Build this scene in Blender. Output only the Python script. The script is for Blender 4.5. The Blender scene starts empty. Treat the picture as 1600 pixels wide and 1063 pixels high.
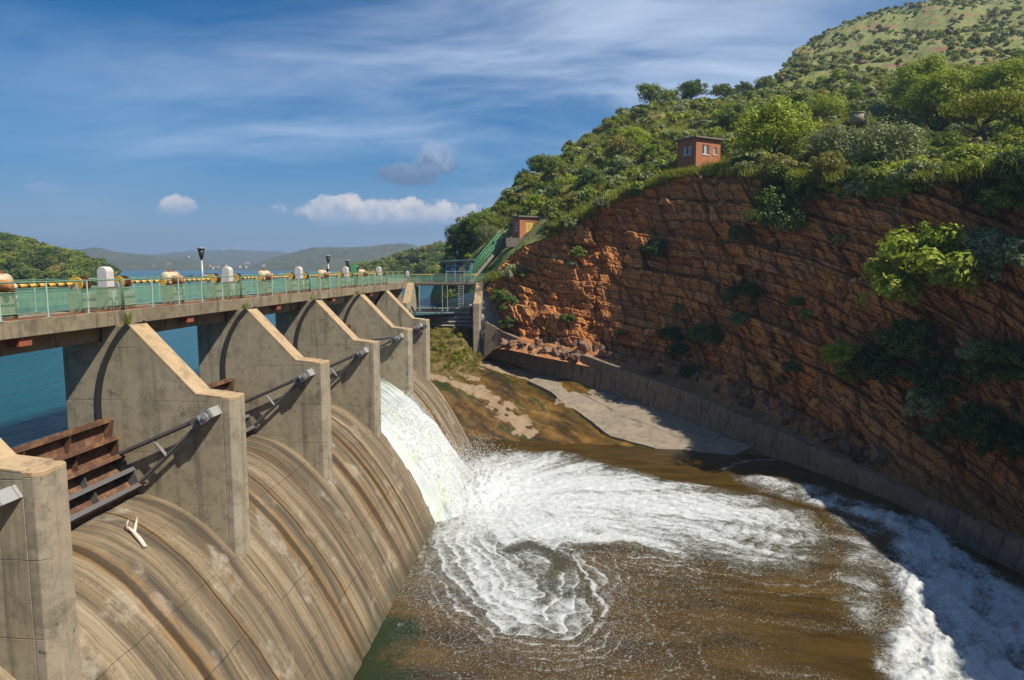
import bpy, bmesh, math, random
import numpy as np
from mathutils import Vector, Matrix

random.seed(7); RNG = np.random.default_rng(7)
SC = bpy.context.scene
COL = SC.collection
R = math.radians

# ------------------------------------------------------------------ camera, sky, sun, exposure
F = 1066.67; YAW = 0.086; TILT = math.atan((531.5 - 417) / F)
cam = bpy.data.cameras.new('camera'); camo = bpy.data.objects.new('camera', cam); COL.objects.link(camo)
cam.lens = 24; cam.sensor_width = 36; cam.clip_start = 0.1; cam.clip_end = 20000
camo.location = (0, 0, 0); camo.rotation_euler = (math.pi / 2 - TILT, 0, YAW)
SC.camera = camo

LDIR = Vector((-0.745, 0.35, -1.0)).normalized()          # direction the sunlight travels
SUN_EL = math.asin(-LDIR.z); SUN_AZ = math.atan2(-LDIR.x, -LDIR.y)   # clockwise from +Y
sl = bpy.data.lights.new('sun', 'SUN'); sl.energy = 4.35; sl.angle = R(0.53); sl.color = (1.0, 0.925, 0.79)
so = bpy.data.objects.new('sun', sl); COL.objects.link(so)
so.rotation_euler = LDIR.to_track_quat('-Z', 'Y').to_euler()

SC.view_settings.view_transform = 'Standard'; SC.view_settings.look = 'None'
SC.view_settings.exposure = 0.66; SC.view_settings.gamma = 1.0
SC.view_settings.use_curve_mapping = False
SC.cycles.use_denoising = True
SC.cycles.max_bounces = 6; SC.cycles.transparent_max_bounces = 8
SC.cycles.volume_bounces = 0


class NT:
    """small helper round a node tree"""
    def __init__(s, tree):
        s.t = tree; s.n = tree.nodes; s.l = tree.links
    def node(s, typ, **kw):
        nd = s.n.new(typ)
        for k, v in kw.items(): setattr(nd, k, v)
        return nd
    def put(s, sock, v):
        if v is None: return
        if isinstance(v, bpy.types.NodeSocket): s.l.new(v, sock)
        elif isinstance(v, (tuple, list)) and sock.type == 'RGBA' and len(v) == 3: sock.default_value = (*v, 1)
        else: sock.default_value = v
    def math(s, op, a, b=None, c=None, clamp=False):
        nd = s.node('ShaderNodeMath', operation=op); nd.use_clamp = clamp
        s.put(nd.inputs[0], a); s.put(nd.inputs[1], b); s.put(nd.inputs[2], c)
        return nd.outputs[0]
    def vmath(s, op, a, b=None):
        nd = s.node('ShaderNodeVectorMath', operation=op)
        s.put(nd.inputs[0], a); s.put(nd.inputs[1], b)
        return nd.outputs[0]
    def noise(s, vec, scale, detail=4, rough=0.55, dist=0.0, col=False):
        nd = s.node('ShaderNodeTexNoise'); s.put(nd.inputs['Vector'], vec)
        nd.inputs['Scale'].default_value = scale; nd.inputs['Detail'].default_value = detail
        nd.inputs['Roughness'].default_value = rough; nd.inputs['Distortion'].default_value = dist
        return nd.outputs[1 if col else 0]
    def voro(s, vec, scale, feature='F1', out=0, rnd=1.0):
        nd = s.node('ShaderNodeTexVoronoi', feature=feature); s.put(nd.inputs['Vector'], vec)
        nd.inputs['Scale'].default_value = scale; nd.inputs['Randomness'].default_value = rnd
        return nd.outputs[out]
    def rng(s, v, a, b, c=0.0, d=1.0, smooth=False):
        nd = s.node('ShaderNodeMapRange'); nd.clamp = True
        if smooth: nd.interpolation_type = 'SMOOTHSTEP'
        s.put(nd.inputs[0], v); s.put(nd.inputs[1], a); s.put(nd.inputs[2], b); s.put(nd.inputs[3], c); s.put(nd.inputs[4], d)
        return nd.outputs[0]
    def mix(s, f, a, b, mode='MIX'):
        nd = s.node('ShaderNodeMix', data_type='RGBA', blend_type=mode)
        s.put(nd.inputs[0], f); s.put(nd.inputs[6], a); s.put(nd.inputs[7], b)
        return nd.outputs[2]
    def ramp(s, v, stops):
        nd = s.node('ShaderNodeValToRGB'); cr = nd.color_ramp
        while len(cr.elements) < len(stops): cr.elements.new(0.5)
        for e, (p, c) in zip(cr.elements, stops): e.position = p; e.color = (*c, 1)
        s.put(nd.inputs[0], v); return nd.outputs[0]
    def mapv(s, vec, scale=(1, 1, 1), rot=(0, 0, 0), loc=(0, 0, 0)):
        nd = s.node('ShaderNodeMapping'); s.put(nd.inputs[0], vec)
        nd.inputs[1].default_value = loc; nd.inputs[2].default_value = rot; nd.inputs[3].default_value = scale
        return nd.outputs[0]
    def sep(s, vec):
        nd = s.node('ShaderNodeSeparateXYZ'); s.put(nd.inputs[0], vec); return nd.outputs
    def comb(s, x, y, z):
        nd = s.node('ShaderNodeCombineXYZ'); s.put(nd.inputs[0], x); s.put(nd.inputs[1], y); s.put(nd.inputs[2], z)
        return nd.outputs[0]
    def attr(s, name):
        nd = s.node('ShaderNodeAttribute', attribute_name=name); return nd.outputs['Fac']
    def pos(s):
        return s.node('ShaderNodeNewGeometry').outputs['Position']
    def bump(s, h, strength=0.5, dist=0.05):
        nd = s.node('ShaderNodeBump'); nd.inputs['Strength'].default_value = strength
        nd.inputs['Distance'].default_value = dist; s.put(nd.inputs['Height'], h); return nd.outputs[0]
    def principled(s, **kw):
        nd = s.node('ShaderNodeBsdfPrincipled')
        for k, v in kw.items(): s.put(nd.inputs[k.replace('_', ' ')], v)
        return nd


def material(name):
    m = bpy.data.materials.new(name); m.use_nodes = True
    m.node_tree.nodes.clear(); t = NT(m.node_tree)
    out = t.node('ShaderNodeOutputMaterial')
    return m, t, out


# --- world: physical sky with high cirrus and a few cumulus
world = bpy.data.worlds.new('World'); SC.world = world; world.use_nodes = True
world.node_tree.nodes.clear(); w = NT(world.node_tree)
wout = w.node('ShaderNodeOutputWorld'); bg = w.node('ShaderNodeBackground')
sky = w.node('ShaderNodeTexSky', sky_type='NISHITA'); sky.sun_disc = False
sky.sun_elevation = SUN_EL; sky.sun_rotation = SUN_AZ
sky.altitude = 1200; sky.air_density = 1.0; sky.dust_density = 0.6; sky.ozone_density = 2.5
gen = w.node('ShaderNodeTexCoord').outputs['Generated']
dx, dy, dz = w.sep(gen)[:3]
zz = w.math('MAXIMUM', w.math('ADD', dz, 0.09), 0.03)
plane = w.comb(w.math('DIVIDE', dx, zz), w.math('DIVIDE', dy, zz), 0.0)
warp = w.noise(w.mapv(plane, (0.5, 0.5, 1)), 1.0, 3, 0.5, col=True)
pw = w.vmath('ADD', plane, w.vmath('MULTIPLY', warp, (1.6, 1.6, 0)))
c1 = w.noise(w.mapv(pw, (0.42, 0.80, 1), (0, 0, R(-38))), 1.0, 8, 0.60)
c2 = w.noise(w.mapv(pw, (0.22, 0.35, 1), (0, 0, R(25)), (3.7, 1.3, 0)), 1.0, 4, 0.5)
cir = w.math('MULTIPLY', w.rng(c1, 0.34, 0.70, 0, 1, True), w.rng(c2, 0.33, 0.58, 0.05, 1, True))
az = w.math('ARCTAN2', dx, dy); el = w.math('ARCSINE', dz)
cir = w.math('MULTIPLY', cir, w.math('MULTIPLY', w.rng(el, 0.02, 0.16, 0.45, 1.0), w.rng(az, -0.80, 0.05, .22, 1.0, True)))
hs_ = w.node('ShaderNodeHueSaturation'); hs_.inputs['Saturation'].default_value = 1.85; hs_.inputs['Value'].default_value = .45; w.put(hs_.inputs['Color'], sky.outputs[0])
hazeb = w.rng(el, -0.02, 0.30, 0.80, 0.0, True)
skyc = w.mix(hazeb, hs_.outputs[0], (0.82, 1.55, 2.75))
skyc = w.mix(w.math('MULTIPLY', cir, 0.80), skyc, (4.0, 4.6, 5.6))
fine = w.noise(gen, 38.0, 7, 0.62, col=True)
fx, fy, fz = w.sep(fine)[:3]
def cumulus(skyc, px, py, wpx, hpx, lit, shade, amount, flat=0.5, seed=1.0):
    a0 = math.atan((px - 800) / F) - YAW; e0 = math.atan((417 - py) / F * math.cos(a0 + YAW))
    ww = wpx / F / 2 * math.cos(a0 + YAW) ** 2; hh = hpx / F / 2 * math.cos(a0 + YAW)
    jx = w.math('MULTIPLY', w.math('SUBTRACT', fx, 0.5), 1.5 * seed); jy = w.math('MULTIPLY', w.math('SUBTRACT', fy, 0.5), 2.0 * seed)
    u = w.math('ADD', w.math('DIVIDE', w.math('SUBTRACT', az, a0), ww), jx)
    v0 = w.math('DIVIDE', w.math('SUBTRACT', el, e0), hh)
    v = w.math('ADD', v0, jy)
    r2 = w.math('ADD', w.math('MULTIPLY', u, u), w.math('MULTIPLY', v, v))
    m = w.math('MULTIPLY', w.rng(r2, 1.15, 0.45, 0, 1, True), w.rng(v0, -1.0, -0.35, flat, 1.0, True))
    tone = w.rng(w.math('ADD', v0, w.math('MULTIPLY', w.math('SUBTRACT', fz, 0.5), 3.0)), -0.7, 0.8, 0, 1, True)
    return w.mix(w.math('MULTIPLY', m, amount), skyc, w.mix(tone, shade, lit))
skyc = cumulus(skyc, 615, 336, 320, 46, (4.8, 4.5, 4.3), (1.9, 2.5, 3.5), 0.85, 0.2)
skyc = cumulus(skyc, 545, 325, 110, 36, (4.8, 4.5, 4.3), (1.9, 2.5, 3.5), 0.8, 0.3)
skyc = cumulus(skyc, 284, 323, 66, 34, (4.8, 4.5, 4.3), (1.9, 2.5, 3.5), 0.75, 0.6)
skyc = cumulus(skyc, 683, 256, 74, 56, (1.7, 2.35, 3.4), (0.6, 1.05, 1.85), 0.97, 0.9, .75)
skyc = cumulus(skyc, 640, 276, 104, 38, (1.0, 1.6, 2.6), (0.55, 1.0, 1.8), 0.95, 0.9, .75)
skyc = cumulus(skyc, 80, 298, 70, 20, (1.5, 2.3, 3.6), (1.2, 2.0, 3.2), 0.6, 0.9)
w.put(bg.inputs[0], skyc); bg.inputs[1].default_value = 0.125
w.l.new(bg.outputs[0], wout.inputs[0])

# ------------------------------------------------------------------ helpers: rays, noise, meshes
def ray(x, y):
    r = (x - 800) / F; u = (531.5 - y) / F
    fw = math.cos(TILT) + u * math.sin(TILT); up = -math.sin(TILT) + u * math.cos(TILT)
    return Vector((r * math.cos(YAW) - fw * math.sin(YAW), r * math.sin(YAW) + fw * math.cos(YAW), up)), fw
def D(x, y, d):
    v, fw = ray(x, y); return v * (d / fw)
def DZ(x, d, z):
    p = D(x, 417, d); return Vector((p.x, p.y, z))
def onZ(x, y, z):
    v, fw = ray(x, y); return v * (z / v.z)

def _hash(ix, iy, iz, seed):
    h = (ix.astype(np.int64) * 374761393 + iy.astype(np.int64) * 668265263 + iz.astype(np.int64) * 2147483647 + seed * 1274126177) & 0xFFFFFFFF
    h = ((h ^ (h >> 13)) * 1274126177) & 0xFFFFFFFF
    h = ((h ^ (h >> 15)) * 2246822519) & 0xFFFFFFFF
    return ((h ^ (h >> 16)) & 0xFFFFFF) / float(0xFFFFFF)
def vnoise(x, y, z=None, seed=0):
    x = np.asarray(x, float); y = np.asarray(y, float); z = np.zeros_like(x) if z is None else np.asarray(z, float)
    ix, iy, iz = np.floor(x), np.floor(y), np.floor(z)
    fx, fy, fz = x - ix, y - iy, z - iz
    fx, fy, fz = [t * t * t * (t * (t * 6 - 15) + 10) for t in (fx, fy, fz)]
    ix, iy, iz = ix.astype(np.int64), iy.astype(np.int64), iz.astype(np.int64)
    def c(a, b, d): return _hash(ix + a, iy + b, iz + d, seed)
    def l(a, b, t): return a + (b - a) * t
    x00 = l(c(0, 0, 0), c(1, 0, 0), fx); x10 = l(c(0, 1, 0), c(1, 1, 0), fx)
    y0 = l(x00, x10, fy)
    if not np.any(fz): return y0
    x01 = l(c(0, 0, 1), c(1, 0, 1), fx); x11 = l(c(0, 1, 1), c(1, 1, 1), fx)
    return l(y0, l(x01, x11, fy), fz)
def fbm(x, y, z=None, oct=4, seed=0, gain=0.5):
    s = 0; a = 1; t = 0
    for i in range(oct):
        f = 2.03 ** i
        s = s + a * vnoise(np.asarray(x) * f + 17.3 * i, np.asarray(y) * f - 9.1 * i, None if z is None else np.asarray(z) * f, seed + i)
        t += a; a *= gain
    return s / t
def sstep(x, a, b):
    t = np.clip((np.asarray(x, float) - a) / (b - a), 0, 1); return t * t * (3 - 2 * t)

def mesh_from(name, verts, faces, mats, smooth=False, matidx=None, attrs=None):
    me = bpy.data.meshes.new(name)
    v = np.asarray(verts, dtype=np.float32).reshape(-1, 3)
    if isinstance(faces, np.ndarray):
        n, k = faces.shape
        me.vertices.add(len(v)); me.vertices.foreach_set('co', v.ravel())
        me.loops.add(n * k); me.loops.foreach_set('vertex_index', faces.astype(np.int32).ravel())
        me.polygons.add(n); me.polygons.foreach_set('loop_start', np.arange(0, n * k, k, dtype=np.int32))
        try: me.polygons.foreach_set('loop_total', np.full(n, k, dtype=np.int32))
        except Exception: pass
        me.update(calc_edges=True); me.validate()
    else:
        me.from_pydata([tuple(map(float, p)) for p in v], [], faces); me.update()
    for m in (mats if isinstance(mats, (list, tuple)) else [mats]): me.materials.append(m)
    if matidx is not None: me.polygons.foreach_set('material_index', np.asarray(matidx, dtype=np.int32))
    me.polygons.foreach_set('use_smooth', np.full(len(me.polygons), bool(smooth)))
    for k, a in (attrs or {}).items():
        at = me.attributes.new(k, 'FLOAT', 'POINT'); at.data.foreach_set('value', np.asarray(a, dtype=np.float32).ravel())
    return me
def grid_faces(nu, nv):
    i = np.arange(nu - 1)[:, None] * nv + np.arange(nv - 1)[None, :]
    i = i.ravel(); return np.stack([i, i + nv, i + nv + 1, i + 1], 1)

def link(o, parent=None):
    COL.objects.link(o)
    if parent is not None: o.parent = parent
    return o
def tag(o, label=None, cat=None, group=None, kind=None):
    if label: o['label'] = label
    if cat: o['category'] = cat
    if group: o['group'] = group
    if kind: o['kind'] = kind
    return o
def obj(name, me, parent=None): return link(bpy.data.objects.new(name, me), parent)
def empty(name, loc=(0, 0, 0), rz=0.0):
    o = bpy.data.objects.new(name, None); COL.objects.link(o); o.location = loc; o.rotation_euler = (0, 0, rz)
    o.empty_display_size = 0.2; return o
def dup(o, parent=None):
    c = o.copy(); COL.objects.link(c); c.parent = parent
    for ch in list(o.children): dup(ch, c)
    return c


class MB:
    def __init__(s): s.v = []; s.f = []; s.mi = []; s.cur = 0
    def add(s, vs, fs):
        b = len(s.v); s.v += [tuple(p) for p in vs]
        for f in fs: s.f.append([b + i for i in f]); s.mi.append(s.cur)
        return s
    def box(s, x0, x1, y0, y1, z0, z1):
        return s.add([(x0, y0, z0), (x1, y0, z0), (x1, y1, z0), (x0, y1, z0), (x0, y0, z1), (x1, y0, z1), (x1, y1, z1), (x0, y1, z1)],
                     [(0, 3, 2, 1), (4, 5, 6, 7), (0, 1, 5, 4), (1, 2, 6, 5), (2, 3, 7, 6), (3, 0, 4, 7)])
    def beam(s, a, b, w, h, up=(0, 0, 1)):
        a, b = Vector(a), Vector(b); d = (b - a).normalized(); up = Vector(up)
        sd = d.cross(up)
        if sd.length < 1e-4: sd = d.cross(Vector((1, 0, 0)))
        sd.normalize(); u = sd.cross(d)
        P = []
        for q in (a, b):
            for i, j in ((-1, -1), (1, -1), (1, 1), (-1, 1)): P.append(q + sd * (i * w / 2) + u * (j * h / 2))
        return s.add(P, [(0, 1, 2, 3), (7, 6, 5, 4), (0, 4, 5, 1), (1, 5, 6, 2), (2, 6, 7, 3), (3, 7, 4, 0)])
    def tube(s, pts, r, n=8, cap=True):
        pts = [Vector(p) for p in pts]; rs = r if isinstance(r, (list, tuple)) else [r] * len(pts)
        b = len(s.v); prev = None
        for i, p in enumerate(pts):
            d = (pts[min(i + 1, len(pts) - 1)] - pts[max(i - 1, 0)]).normalized()
            if prev is None: sd = d.cross(Vector((0, 0, 1)) if abs(d.z) < 0.9 else Vector((1, 0, 0)))
            else: sd = prev - d * prev.dot(d)
            sd.normalize(); prev = sd; u = sd.cross(d)
            for k in range(n):
                a = 2 * math.pi * k / n; s.v.append(tuple(p + (sd * math.cos(a) + u * math.sin(a)) * rs[i]))
        for i in range(len(pts) - 1):
            for k in range(n):
                s.f.append([b + i * n + k, b + (i + 1) * n + k, b + (i + 1) * n + (k + 1) % n, b + i * n + (k + 1) % n]); s.mi.append(s.cur)
        if cap:
            s.f.append([b + k for k in range(n)]); s.mi.append(s.cur)
            e = b + (len(pts) - 1) * n; s.f.append([e + k for k in reversed(range(n))]); s.mi.append(s.cur)
        return s
    def prism(s, poly, axis, a, b):
        """poly: list of 2-D points; axis 'x','y','z' is the extrusion axis"""
        def P(p, t):
            return {'y': (p[0], t, p[1]), 'x': (t, p[0], p[1]), 'z': (p[0], p[1], t)}[axis]
        n = len(poly)
        return s.add([P(p, a) for p in poly] + [P(p, b) for p in poly],
                     [list(range(n))[::-1], [n + i for i in range(n)]] + [(i, (i + 1) % n, n + (i + 1) % n, n + i) for i in range(n)])
    def mesh(s, name, mats, smooth=False):
        me = mesh_from(name, s.v, s.f, mats, smooth, s.mi)
        bm = bmesh.new(); bm.from_mesh(me); bmesh.ops.recalc_face_normals(bm, faces=bm.faces); bm.to_mesh(me); bm.free()
        return me
    def build(s, name, mats, parent=None, smooth=False, bevel=0):
        o = obj(name, s.mesh(name, mats, smooth), parent)
        if bevel:
            b = o.modifiers.new('edge', 'BEVEL'); b.width = bevel; b.segments = 2; b.limit_method = 'ANGLE'; b.angle_limit = R(35)
        return o

# ------------------------------------------------------------------ materials
def concrete(name, base, dark, warm, streak=0.6, joints=0.0, sc=1.0, rough=0.9, lichen=0.0):
    m, t, out = material(name); p = t.pos()
    x, y, z = t.sep(p)[:3]
    big = t.noise(p, 0.35 * sc, 5, 0.6); mid = t.noise(p, 1.7 * sc, 6, 0.65); fin = t.noise(p, 22 * sc, 4, 0.6)
    st = t.noise(t.mapv(p, (2.6 * sc, 2.6 * sc, 0.13 * sc)), 1.0, 6, 0.65, 0.3)
    c = t.mix(t.rng(big, 0.35, 0.68), base, warm)
    c = t.mix(t.math('MULTIPLY', t.rng(st, 0.50, 0.72, 0, 1, True), streak), c, dark)
    c = t.mix(t.rng(mid, 0.48, 0.70, 0, 0.5), c, dark)
    c = t.mix(t.rng(t.noise(p, .8 * sc, 8, .75), .52, .64, 0, .45, True), c, tuple(d_ * 1.5 for d_ in dark))
    c = t.mix(t.rng(t.noise(t.mapv(p, (1, 1, .5), loc=(9, 2, 4)), 1.1 * sc, 6, .7), .58, .68, 0, .35, True), c, (warm[0] * .95, warm[1] * .72, warm[2] * .45))
    c = t.mix(t.rng(t.noise(t.mapv(p, (4, 4, .35), loc=(5, 3, 1)), 1.0, 4, .6), .62, .72, 0, .35), c, tuple(min(1, b * 1.5) for b in base))
    c = t.mix(t.rng(fin, 0.3, 0.75, 0, 1), c, t.mix(0.22, c, (0.02, 0.018, 0.012)))
    pits = t.voro(p, 3.2 * sc); pit = t.rng(pits, 0.06, 0.10, 1.0, 0.0)
    c = t.mix(t.math('MULTIPLY', pit, 0.55), c, tuple(b * 0.3 for b in base))
    if lichen:
        l1 = t.math('MULTIPLY', t.rng(t.noise(p, 3.0, 8, .75), .55, .66, 0, 1, True), t.rng(t.noise(p, .5, 3, .5), .45, .62, 0, 1, True))
        c = t.mix(t.math('MULTIPLY', l1, lichen), c, (0.035, 0.032, 0.026))
    h = t.math('ADD', t.math('MULTIPLY', mid, 0.6), t.math('MULTIPLY', fin, 0.25))
    if joints:
        zf = t.math('FRACT', t.math('DIVIDE', t.math('ADD', z, t.math('MULTIPLY', t.noise(p, .8, 2), .06)), joints))
        jl = t.math('MULTIPLY', t.rng(t.math('ABSOLUTE', t.math('SUBTRACT', zf, 0.5)), 0.0, 0.009, 1, 0), t.rng(t.noise(p, 0.9, 3), .4, .6))
        c = t.mix(t.math('MULTIPLY', jl, 0.6), c, tuple(d * 0.5 for d in dark))
        h = t.math('SUBTRACT', h, t.math('MULTIPLY', jl, 1.0))
    b = t.principled(Base_Color=c, Roughness=rough, Normal=t.bump(h, 0.5, 0.03))
    t.l.new(b.outputs[0], out.inputs[0]); return m

M = {}
M['concrete'] = concrete('pier_concrete', (0.32, 0.27, 0.185), (0.085, 0.072, 0.048), (0.39, 0.33, 0.225), 0.65, 1.95, lichen=0.5)
M['nose'] = concrete('nose_concrete', (0.31, 0.26, 0.185), (0.08, 0.068, 0.048), (0.38, 0.32, 0.235), 0.55, 1.95, lichen=1.0)
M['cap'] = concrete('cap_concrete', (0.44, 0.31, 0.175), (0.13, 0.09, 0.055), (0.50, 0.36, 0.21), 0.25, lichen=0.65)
M['deck'] = concrete('deck_concrete', (0.22, 0.175, 0.11), (0.05, 0.042, 0.03), (0.31, 0.255, 0.17), 0.85, lichen=0.4)
M['wall'] = concrete('retaining_concrete', (0.19, 0.145, 0.10), (0.045, 0.034, 0.025), (0.26, 0.185, 0.12), 0.95, lichen=0.7)
M['slab'] = concrete('slab_concrete', (0.25, 0.205, 0.155), (0.08, 0.06, 0.04), (0.31, 0.25, 0.18), 0.2, sc=0.8, lichen=0.8)

def simple(name, col, rough=0.6, metal=0.0, var=0.25, sc=6.0, dirt=(0.05, 0.035, 0.02), dirt_amt=0.35, coat=0.0):
    m, t, out = material(name); p = t.pos()
    n = t.noise(p, sc, 5, 0.65); n2 = t.noise(p, sc * 0.27, 4, 0.6)
    c = t.mix(t.rng(n, 0.3, 0.7, 0, var), col, tuple(k * 0.55 for k in col))
    c = t.mix(t.rng(n2, 0.52, 0.72, 0, dirt_amt), c, dirt)
    b = t.principled(Base_Color=c, Roughness=t.rng(n, 0.3, 0.7, rough * 0.85, min(1, rough * 1.15)), Metallic=metal, Normal=t.bump(n, 0.15, 0.01))
    t.l.new(b.outputs[0], out.inputs[0]); return m
M['rail'] = simple('green_rail_paint', (0.14, 0.26, 0.17), 0.5)
M['post'] = simple('pale_post_paint', (0.36, 0.50, 0.44), 0.45, sc=9)
M['mesh'] = simple('green_mesh_wire', (0.17, 0.33, 0.22), 0.5)
M['stairgreen'] = simple('stair_green_paint', (0.10, 0.34, 0.16), 0.5)
M['white'] = simple('white_cover_paint', (0.58, 0.555, 0.52), 0.5, dirt=(0.4, 0.3, 0.2), dirt_amt=0.3)
M['cream'] = simple('cream_motor_paint', (0.62, 0.50, 0.34), 0.55, dirt=(0.22, 0.10, 0.04), dirt_amt=0.75)
M['orange'] = simple('orange_motor_paint', (0.50, 0.22, 0.08), 0.55, dirt=(0.16, 0.07, 0.03), dirt_amt=.6)
M['yellow'] = simple('yellow_paint', (0.58, 0.37, 0.05), 0.55, dirt=(0.14, 0.07, 0.02), dirt_amt=.5)
M['dark'] = simple('dark_grease_steel', (0.035, 0.03, 0.026), 0.5, 0.2)
M['brownsteel'] = simple('brown_gear_steel', (0.13, 0.045, 0.02), 0.6, 0.1)
M['redoxide'] = simple('red_oxide_paint', (0.30, 0.085, 0.04), 0.75)
M['steel'] = simple('grey_gate_steel', (0.15, 0.15, 0.15), 0.55, 0.3, dirt=(0.16, 0.08, 0.04), dirt_amt=0.5)
M['palesteel'] = simple('pale_gate_steel', (0.34, 0.31, 0.28), 0.6, 0.1, dirt=(0.12, 0.08, 0.06), dirt_amt=.5)
M['galv'] = simple('galvanised_steel', (0.42, 0.42, 0.41), 0.45, 0.3, dirt=(0.2, 0.14, 0.09))
M['track'] = simple('track_steel', (0.055, 0.052, 0.05), 0.6, 0.3)
M['bluesteel'] = simple('blue_frame_paint', (0.22, 0.34, 0.46), 0.5)
M['bluedark'] = simple('blue_cabinet_paint', (0.05, 0.14, 0.32), 0.5)
M['wood'] = simple('bleached_wood', (0.62, 0.52, 0.44), 0.8, dirt=(0.2, 0.13, 0.09))
M['bark'] = simple('tree_bark', (0.075, 0.058, 0.042), 0.95, sc=4)
M['greybark'] = simple('grey_dead_bark', (0.30, 0.26, 0.22), 0.95, sc=4)
M['glass'] = simple('window_glass', (0.05, 0.06, 0.07), 0.12, 0, .1)
M['paleglass'] = simple('whitened_window', (0.42, 0.42, 0.44), 0.3, 0, .3)
M['frame'] = simple('white_window_frame', (0.6, 0.57, 0.52), 0.6)
M['rooffelt'] = simple('flat_roof_slab', (0.20, 0.17, 0.14), 0.9)
M['boat'] = simple('white_boat_paint', (0.75, 0.75, 0.75), 0.4, dirt_amt=.1)
M['housewall'] = simple('distant_house_wall', (0.45, 0.41, 0.37), 0.8, dirt_amt=.1)
M['houseroof'] = simple('distant_house_roof', (0.34, 0.15, 0.10), 0.8)

def rust():
    m, t, out = material('rusty_gate_steel'); p = t.pos(); z = t.sep(p)[2]
    n = t.noise(p, 2.2, 6, .65); n2 = t.noise(t.mapv(p, (5, 5, .6)), 1.0, 5, .65)
    c = t.ramp(n, [(.3, (.06, .03, .02)), (.5, (.13, .062, .035)), (.62, (.23, .12, .055)), (.75, (.12, .10, .085))])
    c = t.mix(t.rng(n2, .5, .75, 0, .6), c, (.05, .035, .03))
    b = t.principled(Base_Color=c, Roughness=.75, Metallic=.1, Normal=t.bump(n, .3, .01)); t.l.new(b.outputs[0], out.inputs[0]); return m
M['rust'] = rust()

def chute_mat():
    m, t, out = material('spillway_concrete'); p = t.pos(); x, y, z = t.sep(p)[:3]
    wob = t.math('MULTIPLY', t.math('SUBTRACT', t.noise(p, .5, 3), .5), .35)
    yy = t.math('ADD', y, wob)
    s1 = t.noise(t.comb(t.math('MULTIPLY', x, .10), t.math('MULTIPLY', yy, 1.1), 0.0), 1.0, 8, .68)
    s2 = t.noise(t.comb(t.math('MULTIPLY', x, .16), t.math('MULTIPLY', yy, 3.6), 4.0), 1.0, 6, .68)
    s3 = t.noise(t.comb(t.math('MULTIPLY', x, .3), t.math('MULTIPLY', yy, .55), 9.0), 1.0, 4, .55)
    c = t.ramp(s1, [(.32, (.034, .027, .018)), (.41, (.078, .060, .038)), (.48, (.142, .107, .064)), (.56, (.225, .170, .100)), (.68, (.34, .28, .18))])
    c = t.mix(t.rng(s2, .52, .70, 0, .75, True), c, (.10, .070, .045))
    c = t.mix(t.rng(s2, .44, .32, 0, .45, True), c, (.34, .25, .15))
    oc = t.math('MULTIPLY', t.rng(s3, .58, .70, 0, 1, True), t.rng(s2, .4, .62))
    c = t.mix(t.math('MULTIPLY', oc, .4), c, (.24, .12, .03))
    s4 = t.noise(t.comb(t.math('MULTIPLY', x, .22), t.math('MULTIPLY', yy, 11.0), 2.0), 1.0, 5, .7)
    c = t.mix(t.rng(s4, .50, .66, 0, .55, True), c, (.06, .043, .028)); c = t.mix(t.rng(s4, .44, .30, 0, .40, True), c, (.38, .29, .185))
    mid = t.noise(p, 1.4, 7, .7); fin = t.noise(p, 16, 5, .65)
    # pale scoured patches and dark pitting with a shape of their own
    pat = t.math('MULTIPLY', t.rng(t.noise(p, .55, 3, .5), .55, .64, 0, 1, True), t.rng(mid, .42, .6))
    c = t.mix(t.math('MULTIPLY', pat, .6), c, (.38, .335, .26))
    spk = t.math('MULTIPLY', t.rng(t.noise(p, 6, 9, .85), .53, .58), t.rng(t.noise(t.mapv(p, (.4, 1.2, .4)), 1.0, 3, .5), .46, .58))
    c = t.mix(t.math('MULTIPLY', spk, .55), c, (.05, .04, .03))
    c = t.mix(t.rng(fin, .3, .75, 0, .25), c, (.04, .03, .02))
    # leak trickles below the gates: wet dark channel with rusty algae rims
    wet = None
    for y0, wd in ((18.95, .26), (26.95, .30), (28.2, .10), (30.6, .08), (35.2, .42), (37.5, .34), (39.2, .16), (21.4, .07), (54.6, .3)):
        dd = t.math('ABSOLUTE', t.math('SUBTRACT', t.math('ADD', yy, t.math('MULTIPLY', t.math('SINE', t.math('MULTIPLY', x, .9)), .10)), y0))
        a = t.rng(dd, wd, wd * .45, 0, 1, True)
        rim = t.math('MULTIPLY', t.rng(dd, wd * 2.2, wd, 0, 1, True), t.rng(mid, .35, .6))
        c = t.mix(t.math('MULTIPLY', rim, .55), c, (.26, .13, .03))
        c = t.mix(t.math('MULTIPLY', a, .85), c, (.05, .036, .02))
        wet = a if wet is None else t.math('MAXIMUM', wet, a)
    low = t.rng(z, -16.8, -15.4, 1, 0, True)
    c = t.mix(t.math('MULTIPLY', low, t.rng(mid, .3, .6, .3, .9)), c, (.06, .052, .028))
    h = t.math('ADD', t.math('MULTIPLY', mid, .5), t.math('ADD', t.math('MULTIPLY', fin, .2), t.math('MULTIPLY', s1, 1.2)))
    b = t.principled(Base_Color=c, Roughness=t.math('SUBTRACT', .88, t.math('MULTIPLY', wet, .55)), Normal=t.bump(h, .6, .04))
    t.l.new(b.outputs[0], out.inputs[0]); return m
M['chute'] = chute_mat()

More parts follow.
